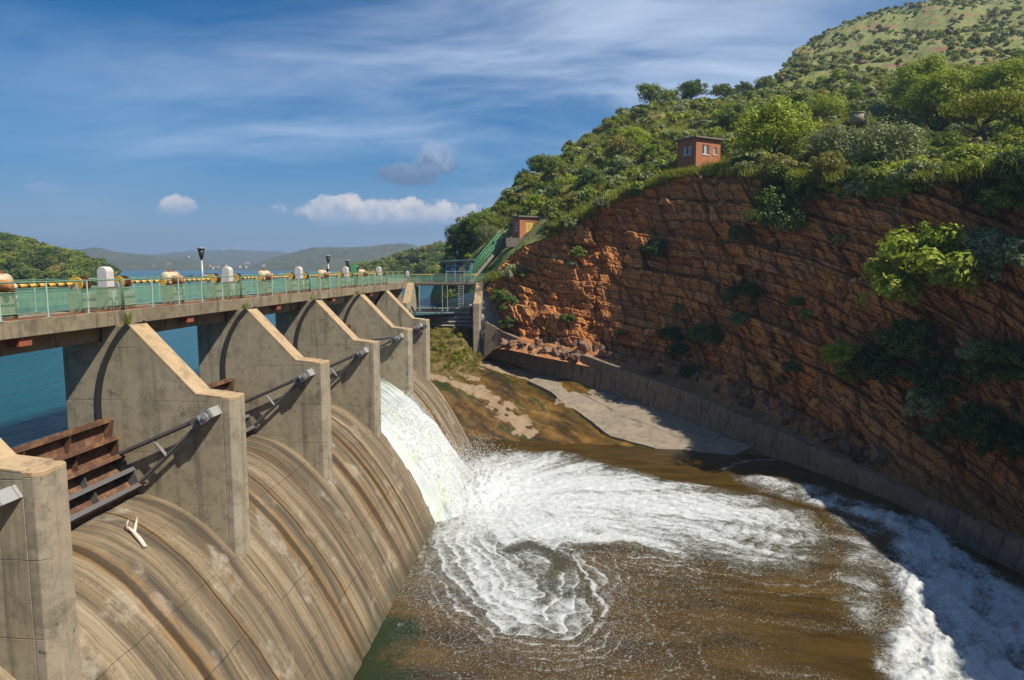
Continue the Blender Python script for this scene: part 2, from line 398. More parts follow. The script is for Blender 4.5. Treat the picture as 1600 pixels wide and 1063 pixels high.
def rock_mat():
    m, t, out = material('orange_cliff_rock'); p = t.pos(); x, y, z = t.sep(p)[:3]
    lay = t.attr('layer'); crack = t.attr('crack')
    a = t.noise(p, .22, 5, .6); bb = t.noise(p, 1.6, 8, .75); f = t.noise(p, 7, 6, .75)
    c = t.ramp(t.math('ADD', t.math('MULTIPLY', lay, .45), t.math('MULTIPLY', bb, .6)),
               [(.24, (.27, .082, .020)), (.40, (.47, .155, .036)), (.54, (.63, .235, .052)), (.68, (.72, .32, .09)), (.85, (.70, .42, .20))])
    c = t.mix(t.rng(a, .45, .68, 0, .45), c, (.44, .24, .11))
    st = t.noise(t.mapv(p, (.9, .9, .12)), 1.0, 6, .65)
    c = t.mix(t.rng(st, .54, .72, 0, .45, True), c, (.12, .06, .03))
    c = t.mix(t.math('MULTIPLY', crack, .66), c, (.07, .030, .014))
    gl = t.math('MULTIPLY', t.attr('grey'), t.rng(bb, .35, .6))
    c = t.mix(t.math('MULTIPLY', gl, .6), c, (.30, .19, .12))
    c = t.mix(t.rng(f, .42, .68, 0, .5), c, (.07, .028, .014))
    b = t.principled(Base_Color=c, Roughness=.9, Normal=t.bump(t.math('ADD', bb, t.math('MULTIPLY', f, .45)), .8, .12))
    t.l.new(b.outputs[0], out.inputs[0]); return m
M['rock'] = rock_mat()
def stone_mat(name, cols, grey=.0):
    m, t, out = material(name); p = t.pos(); oi = t.node('ShaderNodeObjectInfo').outputs['Random']
    bb = t.noise(p, 2.2, 7, .7); f = t.noise(p, 11, 4, .6)
    c = t.ramp(t.math('ADD', t.math('MULTIPLY', oi, .5), t.math('MULTIPLY', bb, .55)), cols)
    c = t.mix(t.rng(f, .35, .8, 0, .35), c, (.05, .028, .016))
    b = t.principled(Base_Color=c, Roughness=.9, Normal=t.bump(t.math('ADD', bb, t.math('MULTIPLY', f, .4)), .7, .08))
    t.l.new(b.outputs[0], out.inputs[0]); return m
M['block'] = stone_mat('orange_rock_block', [(.25, (.27, .095, .025)), (.45, (.45, .165, .042)), (.62, (.58, .23, .058)), (.8, (.62, .31, .11))])
M['rubble'] = stone_mat('pale_rubble', [(.25, (.12, .065, .038)), (.45, (.20, .11, .065)), (.65, (.25, .16, .105)), (.85, (.29, .15, .09))])

def ground_mat():
    m, t, out = material('hillside_grass_and_soil'); p = t.pos()
    a = t.noise(p, .06, 5, .6); b = t.noise(p, .35, 8, .7); f = t.noise(p, 1.3, 8, .8)
    c = t.ramp(t.math('ADD', t.math('MULTIPLY', b, .6), t.math('MULTIPLY', f, .4)),
               [(.36, (.045, .065, .014)), (.45, (.11, .145, .028)), (.54, (.19, .21, .048)), (.64, (.28, .25, .09))])
    c = t.mix(t.rng(a, .42, .62, 0, .5), c, (.19, .17, .055))
    st = t.noise(t.mapv(p, (.05, .05, .34)), 1.0, 6, .65)
    rk = t.math('MULTIPLY', t.rng(st, .50, .60, 0, 1, True), t.rng(t.noise(p, .3, 8, .75), .47, .55, 0, 1, True))
    c = t.mix(rk, c, (.24, .11, .06))
    bs = t.principled(Base_Color=c, Roughness=.95, Normal=t.bump(t.math('ADD', b, t.math('MULTIPLY', f, .5)), .9, .5))
    t.l.new(bs.outputs[0], out.inputs[0]); return m
M['ground'] = ground_mat()

def apron_mat():
    m, t, out = material('wet_algae_rock'); p = t.pos(); x, y, z = t.sep(p)[:3]
    fl = t.comb(t.math('MULTIPLY', t.math('SUBTRACT', t.math('MULTIPLY', x, .62), t.math('MULTIPLY', y, .78)), .13), t.math('MULTIPLY', t.math('ADD', t.math('MULTIPLY', x, .78), t.math('MULTIPLY', y, .62)), .62), 0.0)
    wv = t.noise(p, .5, 3, .5, col=True); flw = t.vmath('ADD', fl, t.vmath('MULTIPLY', wv, (.35, .9, 0)))
    s = t.noise(flw, 1.0, 8, .65); s2 = t.noise(t.vmath('ADD', flw, (7, 3, 1)), 2.6, 6, .7); f = t.noise(p, 5, 6, .7)
    c = t.ramp(s, [(.32, (.016, .014, .005)), (.42, (.045, .028, .007)), (.50, (.10, .053, .011)), (.58, (.17, .090, .018)), (.68, (.26, .16, .05))])
    g = t.rng(t.noise(t.vmath('ADD', flw, (2, 9, 4)), 1.6, 6, .65), .50, .60, 0, .8, True)
    c = t.mix(g, c, (.030, .048, .010))
    dry = t.attr('dry')
    dm = t.rng(t.math('ADD', dry, t.math('MULTIPLY', t.math('SUBTRACT', s2, .5), 1.7)), .50, .62, 0, 1, True)
    c = t.mix(dm, c, t.mix(t.rng(f, .3, .7), (.34, .245, .15), (.19, .13, .075)))
    weed = t.attr('weed')
    c = t.mix(weed, c, t.mix(f, (.13, .12, .03), (.17, .085, .04)))
    spk = t.math('MULTIPLY', t.rng(t.noise(t.mapv(flw, (2, 3, 1)), 2.2, 6, .75), .60, .66), t.math('SUBTRACT', 1.0, weed))
    c = t.mix(t.math('MULTIPLY', spk, .6), c, (.36, .26, .13))
    rough = t.rng(t.math('MAXIMUM', dm, weed), 0, 1, .28, .92)
    b = t.principled(Base_Color=c, Roughness=rough, Normal=t.bump(t.math('ADD', s2, t.math('MULTIPLY', f, .5)), .7, .12))
    t.l.new(b.outputs[0], out.inputs[0]); return m
M['apron'] = apron_mat()

def leaf_mat(name, c0, c1, c2, trans=.35):
    m, t, out = material(name); p = t.pos(); oi = t.node('ShaderNodeObjectInfo').outputs['Random']
    r = t.node('ShaderNodeNewGeometry').outputs['Random Per Island']
    n = t.noise(p, .55, 3, .6)
    v = t.math('ADD', t.math('ADD', t.math('MULTIPLY', r, .45), t.math('MULTIPLY', n, .45)), t.math('MULTIPLY', t.math('SUBTRACT', oi, .5), .55))
    c = t.ramp(v, [(.15, c0), (.45, c1), (.8, c2)])
    d = t.principled(Base_Color=c, Roughness=.55); d.inputs['Specular IOR Level'].default_value = .3
    tr = t.node('ShaderNodeBsdfTranslucent'); t.put(tr.inputs[0], t.mix(.5, c, (.12, .16, .01)))
    mx = t.node('ShaderNodeMixShader'); mx.inputs[0].default_value = trans
    t.l.new(d.outputs[0], mx.inputs[1]); t.l.new(tr.outputs[0], mx.inputs[2]); t.l.new(mx.outputs[0], out.inputs[0]); return m
M['leaf_mid'] = leaf_mat('leaf_mid_green', (0.1, 0.14, 0.018), (0.2, 0.26, 0.036), (0.34, 0.39, 0.07), 0.42)
M['leaf_bright'] = leaf_mat('leaf_bright_green', (0.16, 0.22, 0.014), (0.29, 0.37, 0.026), (0.44, 0.49, 0.05), 0.45)
M['leaf_yellow'] = leaf_mat('leaf_yellow_green', (0.19, 0.21, 0.018), (0.33, 0.335, 0.034), (0.48, 0.45, 0.07), 0.45)
M['leaf_grey'] = leaf_mat('leaf_grey_green', (0.15, 0.18, 0.07), (0.27, 0.31, 0.13), (0.44, 0.47, 0.24), 0.38)
M['leaf_dark'] = leaf_mat('leaf_dark_green', (0.04, 0.07, 0.016), (0.085, 0.13, 0.026), (0.15, 0.2, 0.045), 0.4)
M['leaf_olive'] = leaf_mat('leaf_olive_brown', (0.14, 0.13, 0.024), (0.26, 0.23, 0.05), (0.4, 0.33, 0.1), 0.42)
M['leaf_grass'] = leaf_mat('leaf_grass', (0.15, 0.17, 0.018), (0.27, 0.28, 0.034), (0.44, 0.4, 0.08), 0.4)
M['leaf_weed'] = leaf_mat('leaf_weed', (0.15, 0.14, 0.02), (0.27, 0.235, 0.04), (0.34, 0.2, 0.08), 0.38)

def lake_mat():
    m, t, out = material('lake_water'); p = t.pos()
    n = t.noise(t.mapv(p, (1.0, .55, 1), (0, 0, R(20))), .9, 5, .6); n2 = t.noise(p, 5.0, 4, .6); n3 = t.noise(t.mapv(p, (.03, .012, 1)), 1, 4, .6)
    c = t.mix(t.rng(n3, .35, .65), (.006, .068, .105), (.012, .10, .125))
    b = t.principled(Base_Color=c, Roughness=.16, IOR=1.33, Normal=t.bump(t.math('ADD', n, t.math('MULTIPLY', n2, .22)), 1.0, .55))
    t.l.new(b.outputs[0], out.inputs[0]); return m
M['lake'] = lake_mat()

def pool_mat():
    m, t, out = material('pool_water'); p = t.pos(); x, y, z = t.sep(p)[:3]
    fo = t.attr('foam'); gr = t.attr('algae'); tur = t.attr('turb')
    wv = t.noise(p, .55, 4, .6, col=True)
    q = t.vmath('ADD', p, t.vmath('MULTIPLY', t.vmath('SUBTRACT', wv, (.5, .5, .5)), (1.6, 1.6, 0)))
    n1 = t.noise(q, 2.1, 8, .72); n2 = t.noise(q, 9.0, 6, .7)
    cell = t.voro(q, 3.4, 'SMOOTH_F1'); lace = t.rng(cell, .15, .62)
    sp_ = t.noise(q, 7.5, 4, .8)
    sp2 = t.noise(q, 17.0, 2, .6)
    nn = t.math('ADD', t.math('MULTIPLY', n1, .22), t.math('ADD', t.math('MULTIPLY', sp_, .45), t.math('ADD', t.math('MULTIPLY', sp2, .26), t.math('MULTIPLY', lace, .09))))
    fac = t.rng(t.math('ADD', fo, t.math('MULTIPLY', t.math('SUBTRACT', nn, .52), 2.1)), .34, .98, 0, 1, True)
    spk = t.math('MULTIPLY', t.rng(t.noise(q, 14, 3, .7), .56, .66), t.rng(fo, .03, .30))
    fac = t.math('MAXIMUM', fac, t.math('MULTIPLY', spk, .75))
    bn = t.noise(t.mapv(p, (.22, .75, 1), (0, 0, R(65))), 1.0, 5, .6)
    wc = t.mix(t.rng(bn, .35, .68), (.038, .0235, .006), (.085, .051, .011))
    gmask = t.rng(t.math('ADD', gr, t.math('MULTIPLY', t.math('SUBTRACT', n1, .5), 1.1)), .25, .80, 0, 1, True)
    wc = t.mix(gmask, wc, (.016, .026, .007))
    wc = t.mix(tur, wc, (.045, .055, .035))
    fcol = t.mix(t.rng(n1, .38, .62, 0, 1), (.60, .61, .62), (.45, .48, .475))
    rip = t.noise(q, 4.0, 5, .6)
    bw = t.principled(Base_Color=wc, Roughness=.12, IOR=1.33, Normal=t.bump(rip, .35, .08))
    bf = t.principled(Base_Color=fcol, Roughness=.8, Normal=t.bump(t.math('ADD', n1, t.math('MULTIPLY', n2, .5)), .75, .12))
    bf.inputs['Subsurface Weight'].default_value = 0.0
    mx = t.node('ShaderNodeMixShader'); t.put(mx.inputs[0], fac)
    t.l.new(bw.outputs[0], mx.inputs[1]); t.l.new(bf.outputs[0], mx.inputs[2]); t.l.new(mx.outputs[0], out.inputs[0]); return m
M['pool'] = pool_mat()

def fall_mat():
    m, t, out = material('falling_white_water'); p = t.pos(); x, y, z = t.sep(p)[:3]
    q = t.comb(t.math('MULTIPLY', x, .30), t.math('MULTIPLY', y, 4.6), t.math('MULTIPLY', z, .30))
    s = t.noise(q, 1.0, 8, .7, .3); f = t.noise(p, 9, 5, .7); cl = t.noise(p, .7, 5, .6)
    age = t.attr('age')
    dens = t.math('ADD', t.math('MULTIPLY', age, .78), t.math('MULTIPLY', t.math('SUBTRACT', s, .5), 2.1))
    dens = t.math('ADD', dens, t.math('MULTIPLY', t.math('SUBTRACT', f, .5), .12))
    k = t.rng(dens, .05, .72, 0, 1, True)
    gcol = t.mix(t.rng(cl, .4, .62, 0, .8), (.10, .14, .14), (.19, .24, .17))
    c = t.mix(k, gcol, (.53, .56, .57))
    c = t.mix(t.rng(cl, .48, .70, 0, .55), c, (.46, .52, .33))
    b = t.principled(Base_Color=c, Roughness=t.rng(k, 0, 1, .25, .8), Normal=t.bump(t.math('ADD', s, t.math('MULTIPLY', f, .12)), .5, .12))
    t.l.new(b.outputs[0], out.inputs[0]); return m
M['fall'] = fall_mat()
M['spray'] = simple('spray_droplets', (.58, .58, .58), .6, 0, .05, dirt_amt=0)

def brick_mat():
    m, t, out = material('red_brick'); p = t.node('ShaderNodeTexCoord').outputs['Object']
    x, y, z = t.sep(p)[:3]
    bk = t.node('ShaderNodeTexBrick'); t.put(bk.inputs['Vector'], t.comb(t.math('ADD', x, y), z, 0.0)); bk.inputs['Scale'].default_value = 4.2
    bk.inputs['Color1'].default_value = (.46, .15, .055, 1); bk.inputs['Color2'].default_value = (.33, .10, .045, 1); bk.inputs['Mortar'].default_value = (.30, .20, .14, 1)
    bk.inputs['Mortar Size'].default_value = .012
    n = t.noise(p, 1.2, 5, .6); c = t.mix(t.rng(n, .45, .7, 0, .45), bk.outputs[0], (.20, .085, .05))
    b = t.principled(Base_Color=c, Roughness=.9, Normal=t.bump(bk.outputs[1], -.3, .01)); t.l.new(b.outputs[0], out.inputs[0]); return m
M['brick'] = brick_mat()
def farhill_mat():
    m, t, out = material('distant_bushveld'); p = t.pos()
    a = t.noise(p, .010, 5, .6); b = t.noise(p, .075, 6, .75); s = t.voro(p, .11)
    c = t.ramp(t.math('ADD', t.math('MULTIPLY', b, .7), t.math('MULTIPLY', a, .3)), [(.36, (.028, .042, .016)), (.48, (.065, .078, .028)), (.60, (.125, .115, .05)), (.72, (.18, .14, .075))])
    c = t.mix(t.rng(s, .05, .55, .65, 0), c, (.020, .034, .012))
    bs = t.principled(Base_Color=c, Roughness=.95, Normal=t.bump(b, .7, 6.0)); t.l.new(bs.outputs[0], out.inputs[0]); return m
M['farhill'] = farhill_mat()

# ------------------------------------------------------------------ setting: lake, far hills
LAKE_Z = -6.35; POOL_Z = -16.8
lake = obj('lake_water', mesh_from('lake_water', [(-4200, -250, LAKE_Z), (-18.7, -250, LAKE_Z), (-18.7, 62, LAKE_Z), (-24, 84, LAKE_Z), (-12, 97, LAKE_Z), (60, 150, LAKE_Z), (900, 900, LAKE_Z), (4200, 4600, LAKE_Z), (-4200, 4600, LAKE_Z)],
           [[0, 1, 2, 3, 4, 5, 6, 7, 8]], M['lake']))
tag(lake, kind='structure')
base = obj('ground', mesh_from('ground', [(-60, -120, -21), (520, -120, -21), (520, 600, -21), (-60, 600, -21)], [[0, 1, 2, 3]], M['apron'])); tag(base, kind='structure')

def far_ridge(name, sky_pts, d0, d1, n=220, rows=26, back=1.25, rough=.16, seed=3, z0=None):
    xs = np.linspace(sky_pts[0][0], sky_pts[-1][0], n)
    ys = np.interp(xs, [p[0] for p in sky_pts], [p[1] for p in sky_pts])
    V = []
    for i, x in enumerate(xs):
        zt = (417 - ys[i]) / F * d1
        for j in range(rows):
            s = j / (rows - 1)
            if s <= .8:
                u = s / .8; d = d0 + (d1 - d0) * u; prof = u ** 0.9
            else:
                u = (s - .8) / .2; d = d1 + (d1 * back - d1) * u; prof = 1 - .6 * u
            p = D(x, 417, d)
            V.append((p.x, p.y, LAKE_Z - 1.5 + (zt - LAKE_Z + 1.5) * prof))
    V = np.array(V); nz = fbm(V[:, 0] / (d1 * .06), V[:, 1] / (d1 * .06), oct=5, seed=seed) - .5
    nz2 = fbm(V[:, 0] / (d1 * .006), V[:, 1] / (d1 * .006), oct=3, seed=seed + 9) - .5
    h = np.clip((V[:, 2] - LAKE_Z) / (abs(V[:, 2]).max() + 1), 0, 1)
    V[:, 2] += (nz * rough * 60 * h + nz2 * 5 * np.clip(h * 4, 0, 1)) * d1 / 1600
    return tag(obj(name, mesh_from(name, V, grid_faces(n, rows), M['farhill'], True)), kind='structure')
far_ridge('far_hill', [(-900, 400), (-300, 392), (60, 412), (110, 391), (150, 387), (190, 394), (230, 399), (300, 405), (360, 416), (430, 422)], 1150, 1700, seed=4)
far_ridge('far_hill', [(-600, 405), (100, 402), (230, 397), (300, 392), (390, 393), (440, 394), (470, 400), (560, 408), (700, 410)], 2300, 3100, seed=12)
far_ridge('far_hill', [(380, 420), (410, 410), (450, 397), (490, 389), (540, 386), (590, 384), (630, 382), (645, 384), (665, 392), (700, 398), (900, 405)], 1050, 1650, seed=21)

# ------------------------------------------------------------------ the cliff and hillside, column by column
CX = [672, 700, 725, 770, 800, 870, 985, 1100, 1190, 1250, 1400, 1600, 1800]
def bt(x, yb, db, yt, dt): return [D(x, yb, db), D(x, yt, dt)]
COLS = [
    [DZ(672, d, z) for d, z in ((112, -12), (113, -7.0), (116, -6), (120, -5), (125, -4.5), (130, -5), (150, -14))],
    [DZ(700, d, z) for d, z in ((104, -12), (105.5, -5), (110, -2), (115, 1.0), (119, 2.6), (124, 3.4), (150, -2))],
    [DZ(725, d, z) for d, z in ((98, -12), (100, -4), (105, -1), (113, 3), (121, 5.6), (128, 7.2), (160, 4))],
    [DZ(768, d, z) for d, z in ((91, -12), (94, -2.5), (101, 2.2), (112, 6.4), (125, 10.6), (137, 13.2), (170, 10))],
    [D(800, 533, 88)] + [DZ(800, d, z) for d, z in ((93.5, 1.2), (100, 4.2), (113, 9), (128, 14.5), (142, 17), (180, 16))],
    bt(870, 545, 83, 365, 90) + [DZ(870, d, z) for d, z in ((103, 8.8), (118, 14), (135, 19.5), (150, 22.2), (200, 21))],
    bt(985, 570, 78.5, 305, 86) + [DZ(985, d, z) for d, z in ((103, 14.6), (122, 21.5), (145, 30), (165, 36), (215, 36))],
    bt(1100, 605, 71, 275, 81) + [DZ(1100, d, z) for d, z in ((97, 15.6), (122, 24.5), (150, 33.5), (178, 41), (240, 42))],
    bt(1190, 643, 65, 280, 73.5) + [DZ(1190, d, z) for d, z in ((95, 16), (125, 26.5), (165, 40), (215, 54), (300, 62))],
    bt(1250, 672, 61, 285, 69) + [DZ(1250, d, z) for d, z in ((94, 16), (130, 29), (190, 50), (330, 102), (400, 96))],
    bt(1400, 745, 52, 290, 59.5) + [DZ(1400, d, z) for d, z in ((88, 14.5), (130, 30), (220, 65), (360, 131), (430, 125))],
    bt(1600, 855, 43.5, 280, 49.5) + [DZ(1600, d, z) for d, z in ((78, 14), (130, 32), (230, 74), (370, 144), (450, 140))],
    bt(1800, 960, 36.5, 262, 42) + [DZ(1800, d, z) for d, z in ((75, 15), (130, 34), (230, 77), (370, 148), (450, 146))],
    [Vector(v) for v in ((29.5, 27, -14.2), (36, 24, 7), (58, 26, 14), (105, 32, 33), (200, 45, 76), (330, 60, 140), (420, 70, 146))],  # unseen cliff from here on, shaped to cast shade over the pool
    [Vector(v) for v in ((31, 10, -14.2), (37, 8, 7), (58, 8, 14), (105, 8, 33), (200, 8, 76), (330, 8, 140), (420, 8, 146))],
    [Vector(v) for v in ((31, -14, -14.2), (37, -16, 8), (58, -16, 15), (105, -16, 33), (200, -16, 76), (330, -16, 140), (420, -16, 146))],
    [Vector(v) for v in ((30, -60, -14.2), (36, -62, 8), (58, -62, 15), (105, -62, 33), (200, -62, 76), (330, -62, 140), (420, -62, 146))],
]
CA = np.array([[tuple(p) for p in c] for c in COLS])            # columns x rows x 3
def cr(P, t):
    """Catmull-Rom through P (k,...) at parameters t in [0,k-1]"""
    k = len(P); i = np.clip(np.floor(t).astype(int), 0, k - 2); f = (t - i)
    g = lambda j: P[np.clip(j, 0, k - 1)]
    f = f.reshape((-1,) + (1,) * (P.ndim - 1))
    a, b, c, d = g(i - 1), g(i), g(i + 1), g(i + 2)
    return .5 * (2 * b + (c - a) * f + (2 * a - 5 * b + 4 * c - d) * f ** 2 + (3 * b - a - 3 * c + d) * f ** 3)
def lin(P, t):
    k = len(P); i = np.clip(np.floor(t).astype(int), 0, k - 2); f = (t - i).reshape((-1,) + (1,) * (P.ndim - 1))
    return P[i] * (1 - f) + P[np.clip(i + 1, 0, k - 1)] * f

# --- cliff face: dense sheet broken into beds and blocks
C0 = 3.0                                                        # starts at the column by the far abutment
tcol = []
for i in range(int(C0), len(COLS) - 1):
    seglen = (Vector(CA[i + 1, 0]) - Vector(CA[i, 0])).length
    n = max(6, int(seglen / (.09 if i < 12 else .5))); tcol += list(i + np.arange(n) / n)
tcol.append(len(COLS) - 1); tcol = np.array(tcol, float)
NR = 285
BT = cr(CA[:, :2], tcol)                                        # (n,2,3)
Bp, Tp = BT[:, 0], BT[:, 1]
tt = np.linspace(0, 1, NR)
G = Bp[:, None, :] * (1 - tt)[None, :, None] + Tp[:, None, :] * tt[None, :, None]
tang = np.gradient(Bp, axis=0); tang[:, 2] = 0; tang /= np.linalg.norm(tang, axis=1)[:, None]
hn = np.stack([tang[:, 1], -tang[:, 0], 0 * tang[:, 0]], 1)      # towards the pool
hn *= np.sign((hn * np.array([[-1, -.35, 0]])).sum(1))[:, None]
up = Tp - Bp; up /= np.linalg.norm(up, axis=1)[:, None]
nrm = hn * up[:, 2:3] + np.array([[0, 0, 1.0]]) * -(hn * up).sum(1)[:, None]
nrm /= np.linalg.norm(nrm, axis=1)[:, None]
sl_ = np.concatenate([[0], np.cumsum(np.linalg.norm(np.diff(Bp[:, :2], axis=0), axis=1))])
S_ = np.repeat(sl_[:, None], NR, 1)
def cliff_fields(Sg, X, Y, Z, T):
    w1 = (fbm(Sg * .07, Z * .09, oct=3, seed=31) - .5)
    w2 = (fbm(Sg * .5, Z * .5, oct=3, seed=32) - .5)
    dip = .12 * Sg + .0065 * np.clip(Sg - 30, 0, 40) ** 2
    h = Z + dip + w1 * 1.7 + w2 * .22
    d = np.zeros_like(Z); crack = np.zeros_like(Z); layer = np.zeros_like(Z)
    for th, bl, amp, sd in ((2.3, 3.2, .75, 1), (.90, 1.10, .46, 2), (.34, .48, .15, 3)):
        hh = h / th + .35 * (vnoise(Sg * .12 / th, Z * .1 / th, seed=sd + 40) - .5)
        li = np.floor(hh); lf = hh - li
        jit = _hash(li.astype(np.int64), np.zeros_like(li, dtype=np.int64) + 3, np.zeros_like(li, dtype=np.int64), sd)
        blen = bl * (.6 + .9 * jit)
        ss = (Sg + w2 * .5 * bl + lf * .35 * th) / blen + jit * 13.7
        bi = np.floor(ss); bf = ss - bi
        rnd = _hash(li.astype(np.int64), bi.astype(np.int64), np.zeros_like(li, dtype=np.int64), sd + 7)
        lr = _hash(li.astype(np.int64), np.zeros_like(li, dtype=np.int64), np.zeros_like(li, dtype=np.int64), sd + 19)
        ed = np.minimum(np.minimum(lf, 1 - lf) * th, np.minimum(bf, 1 - bf) * blen)
        cw = .05 + .035 * th
        ck = 1 - sstep(ed, 0, cw)
        d += amp * ((rnd - .5) * 1.5 + (lr - .5) * .5 + (lf - .5) * .35) - ck * (.06 + .07 * th) * (.4 + .8 * rnd)
        crack = np.maximum(crack, ck * (1.0 if sd < 3 else .55)); layer += (rnd * .6 + lr * .4) * {1: .45, 2: .4, 3: .15}[sd]
    d += (fbm(Sg * .09, Z * .11, oct=4, seed=51) - .5) * 2.6
    d += (fbm(Sg * .55, Z * .45, oct=3, seed=52) - .5) * .4
    for sp, off, dep, wdt, tl in ((6.3, .2, .75, .30, .22), (2.7, .6, .32, .13, -.12)):
        jv = (Sg + w1 * 5.0 + w2 * 1.2 + Z * tl) / sp + off; ji = np.floor(jv); jd = np.abs(jv - ji - .5) * sp
        on_ = sstep(vnoise(Sg * .13 / sp * 4, Z * .16, seed=58), .40, .60); jk = (1 - sstep(jd, 0, wdt)) * on_
        d -= dep * jk; crack = np.maximum(crack, jk); d += (_hash(ji.astype(np.int64), np.zeros_like(ji, dtype=np.int64), np.zeros_like(ji, dtype=np.int64), 59) - .5) * dep * .9
    env = sstep(T, 0, .07) * (1 - .35 * sstep(T, .93, 1))
    bulge = np.sin(np.pi * T) * -.6
    # scree-like smoother foot
    return (d + bulge) * env + .5 * (1 - env), crack, layer
Zg = G[:, :, 2]; Tg = np.repeat(tt[None, :], len(tcol), 0)
dsp, crack, layer = cliff_fields(S_, G[:, :, 0], G[:, :, 1], Zg, Tg)
CG = G + nrm[:, None, :] * dsp[:, :, None]
grey = np.clip(1 - Tg * 6.0, 0, 1) * sstep(S_, 5, 14) * (1 - sstep(S_, 36, 50)) + .25 * sstep(fbm(S_ * .08, Zg * .1, seed=77), .55, .7)
NF = 16; ff = np.linspace(0, 1, NF, endpoint=False)[None, :, None]
foot = CG[:, :1] + (hn[:, None, :] * 2.3 + np.array([0, 0, -1.0])) * (1 - ff)
fnz = (fbm(foot[:, :, 0] * .9, foot[:, :, 1] * .9, foot[:, :, 2] * .9, oct=4, seed=55) - .5) * 1.0 * np.clip(ff[:, :, 0] * 3, .15, 1)
foot[:, :, 2] += fnz; CGX = np.concatenate([foot, CG], 1)
ext = lambda a: np.concatenate([np.repeat(a[:, :1], NF, 1), a], 1)
crack, layer, grey = ext(crack), ext(layer), ext(grey); grey[:, :NF] = 1.0
cliff = obj('cliff_terrain', mesh_from('cliff_terrain', CGX.reshape(-1, 3), grid_faces(len(tcol), NR + NF), M['rock'], False,
            attrs={'crack': crack, 'layer': layer, 'grey': grey})); tag(cliff, kind='structure')

def cliff_pt(x, y):
    """point on the cliff face that a viewer at the photograph's spot sees at (x, y): nearest grid vertex in direction"""
    v, fw = ray(x, y); v = np.array(v) / v.length
    P = CG[:, ::3].reshape(-1, 3); L = np.linalg.norm(P, axis=1)
    c = (P @ v) / L; i = int(np.argmax(c)); ii = i // CG[:, ::3].shape[1]
    return Vector(P[i]), Vector(nrm[ii]), Vector(tang[ii]), Vector(up[ii])

# --- hillside
NH = 150
hc = []
for i in range(len(COLS) - 1):
    n = 34 if i < 12 else 14
    hc += list(i + np.arange(n) / n)
hc = np.array(hc + [len(COLS) - 1], float)
HP = cr(CA[:, 1:], hc)                                          # n x 6 x 3
NP_ = HP.shape[1]
rp = (np.linspace(0, 1, NH) ** 1.25) * (NP_ - 1)
Hg = np.stack([lin(HP.transpose(1, 0, 2), np.array([r]))[0] for r in rp], 1)
dist = np.linalg.norm(Hg[:, :, :2], axis=2)
hm = sstep(np.repeat((rp / (NP_ - 1))[None], len(hc), 0), 0.0, .10)
Hg[:, :, 2] += hm * ((fbm(Hg[:, :, 0] * .045, Hg[:, :, 1] * .045, oct=5, seed=61) - .5) * (dist / 120) * 4.5
                     + (fbm(Hg[:, :, 0] * .3, Hg[:, :, 1] * .3, oct=4, seed=62) - .5) * 1.3)
ter = (fbm(Hg[:, :, 0] * .02, Hg[:, :, 1] * .02, oct=3, seed=65) - .5) * 10
st_ = (Hg[:, :, 2] + ter) / 9.0; stf = st_ - np.floor(st_)
Hg[:, :, 2] += hm * sstep(dist, 120, 220) * (sstep(stf, .3, .7) - stf) * 1.6
# the lip overlaps the top of the cliff
lipi = np.clip(np.searchsorted(tcol, hc), 0, len(tcol) - 1)
valid = hc >= C0
Hg[valid, 0] = CG[lipi[valid], -1] + np.array([0, 0, .06]) + nrm[lipi[valid]] * .15
hill = obj('hillside_terrain', mesh_from('hillside_terrain', Hg.reshape(-1, 3), grid_faces(len(hc), NH), M['ground'], True)); tag(hill, kind='structure')

def hill_pt(x, d):
    """ground point under picture column x at depth d"""
    p = np.array(DZ(x, d, 0)); P = Hg.reshape(-1, 3); dd = (P[:, 0] - p[0]) ** 2 + (P[:, 1] - p[1]) ** 2
    i = np.argpartition(dd, 4)[:4]; wt = 1 / (dd[i] + 1e-3)
    return Vector((p[0], p[1], float((P[i, 2] * wt).sum() / wt.sum())))

# --- rock blocks standing out of the cliff, and the rubble at its foot
def rock_mesh(name, sx, sy, sz, jag, mat, seed):
    r = random.Random(seed); bm = bmesh.new(); bmesh.ops.create_cube(bm, size=1)
    bmesh.ops.bevel(bm, geom=bm.edges[:], offset=.13, segments=1, affect='EDGES')
    for v in bm.verts:
        v.co = Vector((v.co.x * sx * (1 + r.uniform(-jag, jag)), v.co.y * sy * (1 + r.uniform(-jag, jag)), v.co.z * sz * (1 + r.uniform(-jag, jag))))
        v.co += Vector((v.co.z * .22, 0, v.co.x * .08))
    me = bpy.data.meshes.new(name); bm.to_mesh(me); bm.free(); me.materials.append(mat); return me
blocks = [rock_mesh('rock', a, b, c, .16, M['block'], 100 + i) for i, (a, b, c) in enumerate(((1.5, .8, .7), (1.0, .8, .8), (2.0, .9, .6), (.8, .7, .5), (1.2, .9, 1.0), (.7, .7, 1.1)))]
stones = [rock_mesh('rock', a, b, c, .28, M['rubble'], 200 + i) for i, (a, b, c) in enumerate(((.9, .8, .6), (.6, .6, .5), (1.3, .9, .8), (.5, .4, .4), (.8, .6, .7)))]
rr = random.Random(5)
nb = 0
imax = int(np.searchsorted(tcol, 12.2))
